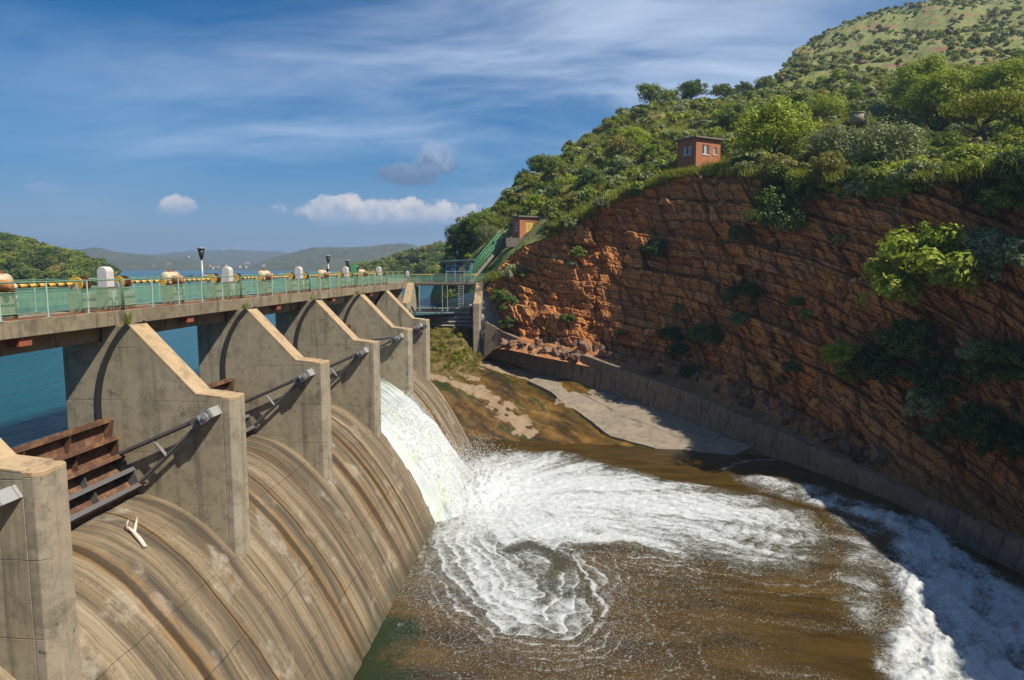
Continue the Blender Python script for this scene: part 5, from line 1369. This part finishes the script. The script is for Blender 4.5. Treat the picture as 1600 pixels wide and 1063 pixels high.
def tree_trunk(h, r_, spread, seed, nb=5, bark='bark', lean=.06):
    rs = random.Random(seed); mb = MB(); top = Vector((rs.uniform(-lean, lean) * h, rs.uniform(-lean, lean) * h, h * .62))
    mb.tube([(0, 0, -.4), (0, 0, .05), top * .5 + Vector((.05 * h * rs.uniform(-1, 1), .03, 0)), top], [r_ * 1.5, r_ * 1.15, r_ * .85, r_ * .6], 8)
    for k in range(nb):
        a_ = 2 * math.pi * k / nb + rs.uniform(-.4, .4); st = top * rs.uniform(.55, 1.0); en = Vector((math.cos(a_) * spread * rs.uniform(.45, .75), math.sin(a_) * spread * rs.uniform(.45, .75), h * rs.uniform(.72, .95)))
        md = (st + en) / 2 + Vector((0, 0, -.05 * h))
        mb.tube([st, md, en], [r_ * .5, r_ * .33, r_ * .12], 6)
    return mb.mesh('trunk', M[bark], True)
TREES = {}
def tree_kind(kd, mat, rx, rz, zc, ncl, per, leaf, seed, h, r_, **kw):
    TREES[kd] = (crown_mesh('crown', mat, rx, rz, zc, ncl, per, leaf, seed, **kw), tree_trunk(h, r_, rx, seed + 1))
tree_kind('bright', 'leaf_bright', 3.0, 2.6, 3.3, 84, 100, .11, 501, 4.6, .16, clump=.26)
tree_kind('mid', 'leaf_mid', 2.6, 2.1, 2.9, 60, 70, .14, 511, 4.0, .14, clump=.27)
tree_kind('grey', 'leaf_grey', 2.8, 2.0, 2.5, 80, 95, .095, 521, 3.8, .13, clump=.27)
tree_kind('dark', 'leaf_dark', 2.5, 2.2, 2.8, 60, 70, .14, 531, 4.0, .15, clump=.28)
tree_kind('acacia', 'leaf_yellow', 3.2, 1.7, 3.6, 74, 64, .10, 541, 4.6, .17, clump=.22, umbrella=True, flat=.55)
tree_kind('yellow', 'leaf_yellow', 3.0, 2.3, 3.2, 66, 70, .14, 551, 4.4, .15, clump=.26)
tree_kind('olive', 'leaf_olive', 2.3, 2.0, 2.7, 46, 56, .12, 561, 3.8, .12, clump=.28)
pl = random.Random(21)
def tree(kd, p, sc, label, group=None, sz=None, name='tree'):
    e = empty(name, p, pl.uniform(0, 6.28)); e.scale = (sc, sc, sz or sc)
    obj('crown', TREES[kd][0], e); obj('trunk', TREES[kd][1], e); tag(e, label, 'tree', group); return e
BIGOFF = ()
def bush(kd, p, sc, label, group=None, sz=None, tilt=None):
    o = obj('bush', BUSH[kd + ('_big' if sc > 1.15 and label not in BIGOFF else '')][pl.randrange(2)]); o.location = p; o.rotation_euler = (tilt or 0, 0, pl.uniform(0, 6.28)); o.scale = (sc, sc, sz or sc * pl.uniform(.8, 1.1)); tag(o, label, 'bush', group); return o
# trees one can pick out: (kind, column, depth, scale, label)
for kd, x, d, sc, lb, zs in (
    ('bright', 1200, 77.5, 1.7, 'large rounded bright green tree on the cliff top beside the brick hut', 1.5),
    ('grey', 1290, 73.5, 1.5, 'grey green spreading tree on the cliff top, next to the large rounded bright tree', 1.25),
    ('grey', 1370, 67, 1.6, 'wide pale green tree leaning over the cliff top below the water tank', 1.35),
    ('acacia', 1522, 66, 1.35, 'yellow green flat-topped acacia with a bare forked trunk', 1.45),
    ('bright', 1425, 104, 1.75, 'tall bright green tree behind the wide pale tree', 1.7),
    ('yellow', 1510, 102, 1.75, 'bright yellow green tree behind the acacia', 1.5),
    ('bright', 1580, 108, 1.6, 'bright green tree highest beside the picture edge', 1.5),
    ('bright', 1455, 96, 1.7, 'bright green tree right behind the wide pale tree', 1.6), ('bright', 1550, 92, 1.6, 'bright green tree between the acacia and the picture edge', 1.55), ('yellow', 1475, 118, 1.6, 'yellow green tree highest behind the acacia', 1.5),
    ('mid', 1600, 72, 1.3, 'green tree cut off by the picture edge beside the acacia', 1.3),
    ('olive', 962, 106, 1.25, 'brown dry tree with a pale trunk on the slope below the skyline', 1.2),
    ('bright', 985, 110, 1.0, 'bright green tree just above the brown dry tree', .9),
    ('dark', 842, 139, 1.1, 'dark round tree on the skyline above the small hut', 1.1),
    ('dark', 818, 134, .75, 'small dark tree on the skyline, lowest of the dark ones', .8),
    ('dark', 925, 100, .8, 'dark tree on the slope beside the brown dry tree', .9),
    ('mid', 1012, 165, 1.55, 'broad tree on the skyline where the ridge levels off', 1.35),
    ('dark', 1075, 168, 1.55, 'broad dark green tree on the level skyline above the brick hut', 1.4),
    ('mid', 1120, 172, 1.2, 'tree on the level skyline behind the hut', 1.1), ('dark', 1150, 176, 1.25, 'dark tree on the level skyline near the foot of the grassy hill', 1.1),
    ('mid', 1185, 182, 1.2, 'tree on the skyline where the grassy hill begins', 1.1), ('mid', 1040, 160, 1.0, 'small tree between the two broad skyline trees', 1.0),
    ('mid', 755, 110, 1.2, 'bushy green tree behind the green stairs', 1.25), ('mid', 738, 112, 1.3, 'green tree on the skyline above the blue shelter', 1.2), ('grey', 762, 104.0, .8, 'pale leafy tree below the small hut beside the stairs', 1.1),
    ('dark', 716, 118, 1.0, 'dark tree at the lake end of the slope', 1.1), ('bright', 1280, 112, 1.1, 'bright green tree on the slope beside the water tank', 1.0), ('mid', 1238, 118, 1.2, 'round green tree on the slope behind the large bright tree', 1.1),
    ('mid', 860, 118, 1.2, 'leafy tree on the slope above the small hut', 1.1), ('mid', 1140, 112, 1.2, 'leafy green tree on the slope behind the brick hut', 1.1)):
    tree(kd, hill_pt(x, d) - Vector((0, 0, .8 if kd != 'acacia' else .2)), sc, lb, None, zs)
# plants rooted in the cliff
for kd, x, y, sc, lb in (
    ('dark', 1170, 470, 1.5, 'dark hanging bush in the middle of the cliff'), ('grey', 1158, 505, .8, 'blue grey small bush under the dark hanging bush'), ('dark', 1230, 355, 1.9, 'large dark bush on the cliff below the bright tree'),
    ('mid', 1215, 320, 1.5, 'leafy bush hanging over the cliff edge'), ('mid', 1255, 305, 1.3, 'green bush at the cliff lip under the bright tree'), ('dark', 1160, 378, 1.1, 'dark bush high on the cliff beside a pale rock strip'), ('dark', 1028, 400, 1.2, 'dark creeper bush on the upper cliff'),
    ('dark', 1105, 535, 1.2, 'dark bush low on the cliff above the rubble'), ('dark', 1050, 530, 1.0, 'dark bush low on the cliff, left of another'), ('mid', 1062, 488, .6, 'small green bush on the lower cliff face'), ('dark', 890, 505, .8, 'small dark bush near the foot of the cliff'),
    ('dark', 1065, 555, .9, 'dark bush hanging just above the grey rubble'), ('mid', 905, 400, .8, 'pale leafy sprig high on the cliff'), ('grey', 895, 418, .5, 'pale little sprig below another on the cliff'), ('mid', 1000, 300, .8, 'light green sprig at the cliff edge'),
    ('bright', 1478, 452, 2.7, 'large bright green bush growing out of the cliff'), ('bright', 1432, 478, 1.6, 'bright green bush spreading below the large bright one'), ('bright', 1505, 418, 1.4, 'bright green bush top with the white marker post'), ('grey', 1545, 405, 1.5, 'grey leaved bush beside the large bright bush'), ('grey', 1590, 440, 1.6, 'grey leaved bush at the picture edge on the cliff'),
    ('bright', 1352, 572, 1.25, 'small bright green bush low on the cliff'), ('mid', 1325, 590, .8, 'green bush hanging under the small bright one'), ('dark', 1380, 580, 1.7, 'dark shaded bush beside the small bright one'), ('dark', 1435, 545, 1.8, 'dark shaded bush below the large bright bush'), ('dark', 1470, 600, 1.7, 'dark shaded bush in a hollow of the cliff'), ('grey', 1455, 645, 1.3, 'blue grey bush low on the cliff'),
    ('grey', 1490, 685, 1.1, 'blue grey bush lowest on the cliff'), ('dark', 1540, 670, 1.5, 'dark bush low on the cliff near the picture edge'), ('dark', 1580, 590, 1.5, 'dark bush at the picture edge'), ('dark', 1575, 710, 1.3, 'dark bush above the wall at the picture edge'), ('grey', 1535, 560, .9, 'grey bush on bright orange rock'),
    ('mid', 1590, 330, 1.4, 'green bush under the cliff top at the picture edge'), ('mid', 1020, 400, .7, 'green creeper on the upper cliff'), ('dark', 1240, 580, .6, 'small dark bush on pale rock'), ('dark', 1225, 600, .5, 'little dark bush on the lower cliff'), ('dark', 1075, 590, .7, 'dark tuft at the top of the rubble'), ('dark', 970, 525, .5, 'little dark tuft above the rubble'),
    ('mid', 1265, 500, .6, 'sparse green bush in the middle of the cliff'), ('olive', 1320, 380, .8, 'olive bush on a ledge'), ('dark', 1250, 480, .6, 'sparse dark bush in a cliff cleft')):
    p, n, t_, u_ = cliff_pt(x, y); bush(kd, p + n * ((3.1 if sc > 1 else 2.0) if kd == 'bright' else .5) * (1 if kd == 'bright' else sc) - Vector((0, 0, .75 * sc)), sc * 1.38, lb)
for kd, x, y, d, sc, lb in (('grey', 800, 425, 92, 1.3, 'leafy bush beside the foot of the stairs'), ('mid', 780, 462, 91.5, 1.5, 'dark green bush above the wing wall'), ('dark', 792, 470, 90.5, 1.7, 'dark bush between the wing wall and the cliff'), ('mid', 822, 428, 91.5, 1.2, 'leafy bush under the small hut'),
                            ('dark', 795, 500, 89.2, 1.2, 'dark bush at the upper end of the retaining wall'), ('grey', 850, 395, 91.5, .9, 'pale bush at the cliff corner')):
    bush(kd, D(x, y, d) - Vector((0, 0, 1.0 * sc)), sc, lb)
mp = cliff_pt(1510, 408)[0]; cyl_thing('marker_post', 'white marker post standing in the bright green bush', 'post', mp + Vector((-2.3, -1.6, .1)), .10, 1.3, 'white')

# bushes over the near hillside: 270 single ones, then the mass of the scrub
def near_spot(rg):
    x = rg.uniform(700, 1640)
    while 708 < x < 806 and rg.random() < .8: x = rg.uniform(700, 1640)
    ci = np.interp(x, CX, range(len(CX))); top = lin(CA[:, 1], np.array([ci]))[0]
    d0 = float(-top[0] * math.sin(YAW) + top[1] * math.cos(YAW)) + 1.0
    if 708 < x < 806: return x, rg.uniform(108, 128)
    return x, d0 + (rg.random() ** 1.35) * (172 - d0) if x > 900 else d0 + rg.random() ** 1.2 * (np.interp(x, [700, 900], [122, 155]) - d0)
names_k = {'mid': 'green scrub bush on the hillside', 'bright': 'bright green bush on the hillside', 'grey': 'grey green bush on the hillside', 'dark': 'dark green bush on the hillside', 'olive': 'olive brown bush on the hillside', 'yellow': 'yellow green bush on the hillside'}
hut_a = Vector((a0.x, a0.y)); hut_b = Vector((a1.x, a1.y))
def clear(p):
    q = Vector((p.x, p.y))
    # keep the sight lines to the two huts, the stairs and the tank open
    for h_, r_, fr_ in ((hut_a, 4.4, 14), (hut_b, 3.6, 10)):
        u = h_.normalized(); al = (q - h_).dot(u); ac = abs((q - h_).dot(Vector((u.y, -u.x))) - .6)
        if ac < r_ and -fr_ < al < r_: return False
    return True
kind_word = {'mid': 'green', 'bright': 'bright green', 'grey': 'grey green', 'dark': 'dark green', 'olive': 'olive brown', 'yellow': 'yellow green'}
def size_word(z): return 'small' if z < 1.0 else ('middling' if z < 1.4 else 'large')
def place_word(x):
    for lim, wd in ((770, 'behind the far bridge'), (860, 'above the small hut'), (920, 'uphill from the small hut'), (985, 'near the brown dry tree'), (1050, 'left of the brick hut'), (1130, 'behind the brick hut'), (1230, 'around the large rounded tree'), (1310, 'right of the large rounded tree'), (1400, 'around the water tank'), (1480, 'behind the wide pale tree'), (1540, 'around the acacia'), (9999, 'at the picture edge')):
        if x < lim: return wd
def height_word(x, d): return 'just above the cliff' if d < 98 else ('halfway up the slope' if d < 125 else ('high on the slope' if d < 148 else 'near the skyline'))
lipw = {'mid': 'green bush hanging over the cliff edge', 'dark': 'dark bush hanging over the cliff edge', 'grey': 'grey green bush hanging over the cliff edge', 'bright': 'bright green bush at the cliff edge', 'olive': 'olive bush at the cliff edge'}
for k in range(78):
    x = pl.uniform(850, 1690) if k % 3 else pl.uniform(1130, 1690); ci = np.interp(x, CX, range(len(CX))); q = Vector(lin(Hg[:, 0], np.array([float(np.interp(ci, hc, np.arange(len(hc))))]))[0])
    if 1048 < x < 1140 or not clear(q): continue
    kd = pl.choices(['mid', 'dark', 'grey', 'bright', 'olive'], [34, 28, 18, 12, 8])[0]; big = 1.0 if x < 1130 else 1.5
    bush(kd, q + Vector((pl.uniform(-.6, .8), pl.uniform(-.9, .3), -pl.uniform(.2, 1.5) * big)), (zz_ := pl.uniform(.6, 1.25) * big), f"{size_word(zz_)} {lipw[kd]}, {place_word(x)}", 'bushes along the cliff edge')
cnt = 0
while cnt < 215:
    x, d = near_spot(pl); p = hill_pt(x, d)
    if not clear(p) or p.z < LAKE_Z: continue
    kd = pl.choices(['mid', 'bright', 'grey', 'dark', 'olive', 'yellow'], [26, 20, 20, 12, 10, 14])[0]
    z_ = pl.uniform(.7, 1.75); bush(kd, p - Vector((0, 0, .1)), z_, f"{size_word(z_)} {kind_word[kd]} bush {height_word(x, d)}, {place_word(x)}", 'bushes on the hillside'); cnt += 1

def scatter(name, pts, scales, templates, label, kind='stuff'):
    """one object: points carrying instances of the template meshes"""
    col = bpy.data.collections.new(name + '_kinds')
    for k, me in enumerate(templates):
        o = bpy.data.objects.new(f'{name}_kind_{k:02d}', me); col.objects.link(o)
    me = bpy.data.meshes.new(name); me.from_pydata([tuple(p) for p in pts], [], [])
    at = me.attributes.new('size', 'FLOAT', 'POINT'); at.data.foreach_set('value', np.asarray(scales, dtype=np.float32))
    o = obj(name, me); ng = bpy.data.node_groups.new(name, 'GeometryNodeTree')
    ng.interface.new_socket('Geometry', in_out='INPUT', socket_type='NodeSocketGeometry'); ng.interface.new_socket('Geometry', in_out='OUTPUT', socket_type='NodeSocketGeometry')
    N = ng.nodes; L = ng.links; gi = N.new('NodeGroupInput'); go = N.new('NodeGroupOutput')
    ci = N.new('GeometryNodeCollectionInfo'); ci.inputs['Collection'].default_value = col; ci.inputs['Separate Children'].default_value = True; ci.inputs['Reset Children'].default_value = True
    ip = N.new('GeometryNodeInstanceOnPoints'); ip.inputs['Pick Instance'].default_value = True
    rv = N.new('FunctionNodeRandomValue'); rv.data_type = 'FLOAT_VECTOR'; rv.inputs[0].default_value = (-.1, -.1, 0); rv.inputs[1].default_value = (.1, .1, 6.283)
    ri = N.new('FunctionNodeRandomValue'); ri.data_type = 'INT'
    mi = [s for s in ri.inputs if s.type == 'INT']; mi[0].default_value = 0; mi[1].default_value = len(templates) - 1
    na = N.new('GeometryNodeInputNamedAttribute'); na.data_type = 'FLOAT'; na.inputs[0].default_value = 'size'
    L.new(gi.outputs[0], ip.inputs['Points']); L.new(ci.outputs[0], ip.inputs['Instance']); L.new(rv.outputs[0], ip.inputs['Rotation'])
    L.new([s for s in ri.outputs if s.type == 'INT'][0], ip.inputs['Instance Index']); L.new(na.outputs[0], ip.inputs['Scale']); L.new(ip.outputs[0], go.inputs[0])
    md = o.modifiers.new('scatter', 'NODES'); md.node_group = ng
    tag(o, label, None, None, kind); return o
lowbush = [crown_mesh('low_bush', mt, 1.0, .8, .7, 13, 26, .21, 600 + k, .42) for k, mt in enumerate(('leaf_mid', 'leaf_grey', 'leaf_mid', 'leaf_bright', 'leaf_olive', 'leaf_yellow', 'leaf_grey', 'leaf_dark'))]
P_, Sz = [], []
while len(P_) < 1750:
    x, d = near_spot(pl); p = hill_pt(x, d)
    if not clear(p) or p.z < LAKE_Z: continue
    P_.append(p - Vector((0, 0, .1))); Sz.append(pl.uniform(.45, 1.35))
scatter('hillside_undergrowth', P_, Sz, lowbush, 'mass of mixed scrub covering the near hillside')
# far slope: thinner scrub gathered in bands
P_, Sz = [], []
Hf = Hg.reshape(-1, 3); fd = np.linalg.norm(Hf[:, :2], axis=1)
tries = 0
while len(P_) < 5200 and tries < 120000:
    tries += 1; x = pl.uniform(1080, 1680); d = pl.uniform(125, 400)
    dens = float(fbm(np.array([x * .012]), np.array([d * .035]), oct=3, seed=171)[0]); left_edge = np.interp(x, [1180, 1330], [1, 0])
    if pl.random() > max(left_edge * .9, sstep(dens, .38, .66) * .8 + .16): continue
    p = hill_pt(x, d); P_.append(p - Vector((0, 0, .15))); Sz.append((pl.uniform(.3, .75) if pl.random() < .45 else pl.uniform(.6, 1.6)) * (1 + (d > 220) * .3))
scatter('far_slope_undergrowth', P_, [z * .72 for z in Sz], lowbush[:6], 'thin scrub dotted over the grassy upper hill')

# grass: tufts on the slope and along the cliff lip
def tuft_mesh(name, mat, n, h, spread, seed, wd=.02):
    rs = np.random.default_rng(seed); V = []
    for k in range(n):
        b = np.array([*rs.normal(0, spread, 2), 0]); a_ = rs.uniform(0, 6.28); l_ = np.array([math.cos(a_), math.sin(a_), 0]); sd_ = np.array([-l_[1], l_[0], 0]) * wd; hh = h * rs.uniform(.6, 1.2)
        m_ = b + l_ * hh * .25 + np.array([0, 0, hh * .6]); t_ = b + l_ * hh * .6 + np.array([0, 0, hh * .95])
        V += [b - sd_, b + sd_, m_ + sd_ * .7, m_ - sd_ * .7, m_ - sd_ * .7, m_ + sd_ * .7, t_ + sd_ * .15, t_ - sd_ * .15]
    V = np.array(V); return mesh_from(name, V, np.arange(len(V)).reshape(-1, 4), M[mat])
tufts = [tuft_mesh('grass_tuft', mt, 46, .75, .36, 700 + k, .03) for k, mt in enumerate(('leaf_grass', 'leaf_grass', 'leaf_yellow'))]
P_, Sz = [], []
while len(P_) < 6500:
    x = pl.uniform(760, 1700)
    if pl.random() < .14:
        ci = np.interp(x, CX, range(len(CX))); q = lin(Hg[:, 0], np.array([float(np.interp(ci, hc, np.arange(len(hc))))]))[0]
        p = Vector(q) + Vector((pl.gauss(.3, .5), pl.gauss(.3, .5), 0)); 
    else:
        x, d = near_spot(pl); p = hill_pt(x, d)
    if not clear(p) and x < 1000: continue
    P_.append(p - Vector((0, 0, .05))); Sz.append(pl.uniform(.6, 1.5))
scatter('hillside_grass', P_, Sz, tufts, 'green grass on the hillside and along the cliff edge')
# weeds on the far apron
weeds = [tuft_mesh('weed_tuft', mt, 40, .5, .4, 720 + k, .035) for k, mt in enumerate(('leaf_weed', 'leaf_grass', 'leaf_weed'))] + [crown_mesh('weed_clump', 'leaf_yellow', .7, .5, .45, 8, 30, .09, 730, .45)]
P_, Sz = [], []
while len(P_) < 520:
    X = pl.uniform(-23, -11.8); Y = pl.uniform(82.5, 92.5)
    if pl.random() > float(sstep(np.array(Y), 81.0, 85)) : continue
    P_.append((X, Y, float(apron_z(np.array(X), np.array(Y))) + .15)); Sz.append(pl.uniform(.35, .8))
scatter('apron_weeds', P_, Sz, weeds, 'rank weeds growing on the apron below the far gate')
# plants in the deck joints over the piers
for k, (yc, lb) in enumerate(zip(CY[2:6], ('green weed in the deck joint over the pier behind the driftwood', 'small weed in the deck joint over the third pier', 'small weed in the deck joint at the near edge of the falling water', 'small weed in the deck joint at the far edge of the falling water'))):
    o = obj('weed_plant', tuft_mesh('weed_plant', 'leaf_mid', 26, .42, .09, 740 + k, .022)); o.location = (-16.42, yc + .02, -2.12); tag(o, lb, 'weed', 'weeds in the deck joints'); o.scale = (1, 1, 1.2 if k == 0 else .8)

# ------------------------------------------------------------------ wooded shores
def shore(name, pts, d0, d1, seed):
    n, rows = 90, 22; xs = np.linspace(pts[0][0], pts[-1][0], n); ys = np.interp(xs, [p[0] for p in pts], [p[1] for p in pts]); V = []
    for i, x in enumerate(xs):
        for j in range(rows):
            u = j / (rows - 1); d = d0 + (d1 - d0) * u; zt = (417 - ys[i]) / F * (d0 + (d1 - d0) * .55); p = D(x, 417, d)
            prof = math.sin(min(1, u / .55) * math.pi / 2) if u < .55 else 1 - .5 * (u - .55)
            V.append((p.x, p.y, LAKE_Z - .8 + (zt - LAKE_Z + .8) * prof))
    V = np.array(V); o = obj(name, mesh_from(name, V, grid_faces(n, rows), M['ground'], True)); tag(o, kind='structure'); return V
forest = [crown_mesh('forest_crown', mt, 2.6, 2.3, 2.0, 34, 42, .26, 800 + k, .30) for k, mt in enumerate(('leaf_mid', 'leaf_dark', 'leaf_mid', 'leaf_olive', 'leaf_dark'))]
hv = shore('headland_terrain', [(-700, 372), (-300, 375), (-60, 378), (0, 382), (50, 396), (100, 406), (140, 422), (163, 433)], 205, 300, 1)
hs = hv[(hv[:, 2] > LAKE_Z - .6)]
idx = RNG.integers(0, len(hs), 1900); pts = hs[idx] + RNG.normal(0, 1.3, (1900, 3)) * np.array([1, 1, .25])
scatter('headland_forest', pts, RNG.uniform(.75, 1.35, 1900), forest, 'dense bushveld wood on the lake headland')
hv = shore('shore_terrain', [(560, 428), (590, 424), (620, 416), (650, 406), (680, 398), (720, 392), (800, 385), (900, 380)], 300, 420, 2)
hs = hv[(hv[:, 2] > LAKE_Z - .6)]; hs = hs[hs[:, 2] > -6.6]
idx = RNG.integers(0, len(hs), 1500); pts = hs[idx] + RNG.normal(0, 1.6, (1500, 3)) * np.array([1, 1, .25])
scatter('shore_forest', pts, RNG.uniform(.7, 1.6, 1500), forest, 'wooded lake shore behind the far bridge')

# boats and houses by the far shore
def boat(label, x, y, L, cabin):
    p = onZ(x, y, LAKE_Z); e = empty('boat', p); tag(e, label, 'boat')
    a = MB(); a.add([(-L / 2, -1, .9), (L / 2 - .5, -1, .9), (L / 2 + .8, 0, 1.0), (L / 2 - .5, 1, .9), (-L / 2, 1, .9), (-L / 2, -.8, -.2), (L / 2 - .8, -.8, -.2), (L / 2, 0, -.2), (L / 2 - .8, .8, -.2), (-L / 2, .8, -.2)],
                 [(0, 1, 2, 3, 4), (0, 5, 6, 1), (1, 6, 7, 2), (2, 7, 8, 3), (3, 8, 9, 4), (4, 9, 5, 0)]); a.build('hull', M['boat' if not cabin else 'dark'], e)
    if cabin:
        b = MB(); b.box(-L * .35, L * .3, -.8, .8, .95, 2.3); b.build('cabin', M['boat'], e); c = MB(); c.box(-L * .4, L * .36, -1, 1, 2.32, 2.45); c.build('canopy', M['bluedark'], e)
        m_ = MB(); m_.tube([(0, 0, 2.45), (0, 0, 5.2)], .09, 6); m_.build('mast', M['galv'], e)
    else:
        b = MB(); b.box(-L * .1, L * .2, -.6, .6, .92, 1.6); b.build('windscreen', M['glass'], e)
boat('dark hulled houseboat with a white cabin behind the nearest lamp post', 331, 433.5, 13, True)
boat('small white motor boat on the lake behind the first white cover', 300, 434, 4.5, False)
hr = random.Random(31)
for k, (x, y, d) in enumerate(((240, 417.5, 1260), (332, 419, 1230), (327, 416, 1300), (340, 417, 1290), (374, 417, 1290), (383, 418, 1270), (352, 415, 1330), (208, 419, 1240), (221, 416, 1320), (264, 414, 1360), (412, 415, 1200), (294, 401, 1500), (386, 411, 1400))):
    p = D(x, y, d); e = empty('house', p, hr.uniform(-.6, .6)); w_, dp, h_ = hr.uniform(4, 8), hr.uniform(4, 6), hr.uniform(1.6, 2.6)
    a = MB(); a.box(-w_ / 2, w_ / 2, -dp / 2, dp / 2, -2, h_); a.build('wall', M['housewall'], e)
    b = MB(); b.prism([(-dp / 2 - .4, h_ + .02), (dp / 2 + .4, h_ + .02), (0, h_ + 1.2)], 'x', -w_ / 2 - .4, w_ / 2 + .4); b.build('roof', M['houseroof'], e)
    tag(e, 'tiny pale house on the far lake shore', 'house', 'houses on the far lake shore')

# ------------------------------------------------------------------ air
hz = MB(); hz.box(-4300, 4300, -300, 4700, -23, 172)
hzm, t, out = material('lake_haze'); pv = t.node('ShaderNodeVolumePrincipled'); pv.inputs['Color'].default_value = (.50, .68, .95, 1); pv.inputs['Density'].default_value = .00030; pv.inputs['Anisotropy'].default_value = .2
t.l.new(pv.outputs[0], out.inputs['Volume'])
hzo = hz.build('haze', hzm); tag(hzo, 'thin blue haze over the lake', None, None, 'stuff')

# orange boulders lying out on the slope
bd = random.Random(41)
for x, d, sc in ((988, 158, 2.2), (996, 160, 1.6), (1002, 155, 1.4), (985, 150, 1.5), (1128, 168, 1.8), (1135, 170, 1.3), (905, 140, 1.2), (912, 142, 1.0), (896, 133, 1.3), (752, 118, 1.4), (770, 124, 1.2), (830, 112, 1.0), (1048, 146, 1.1), (1066, 150, 1.2), (1300, 190, 2.4), (1330, 215, 2.6), (1345, 220, 2.2), (1400, 250, 2.6),
                 (1420, 255, 2.0), (1460, 240, 2.4), (1500, 300, 2.8), (1385, 240, 2.2), (1290, 215, 2.0), (1275, 205, 2.0), (1540, 290, 2.6), (1560, 285, 2.2), (1250, 200, 1.8), (1215, 190, 1.6), (1230, 170, 1.4), (1480, 330, 3.0), (1520, 335, 2.4), (1360, 300, 2.6)):
    for k in range(3):
        o = obj('rock', stones[bd.randrange(5)], hill); p = hill_pt(x + bd.uniform(-8, 8), d + bd.uniform(-3, 3)); s_ = sc * bd.uniform(.6, 1.15)
        o.location = p + Vector((0, 0, .15 * s_)); o.rotation_euler = (bd.uniform(-.3, .3), bd.uniform(-.3, .3), bd.uniform(0, 6)); o.scale = (s_ * 1.3, s_, s_ * .8)
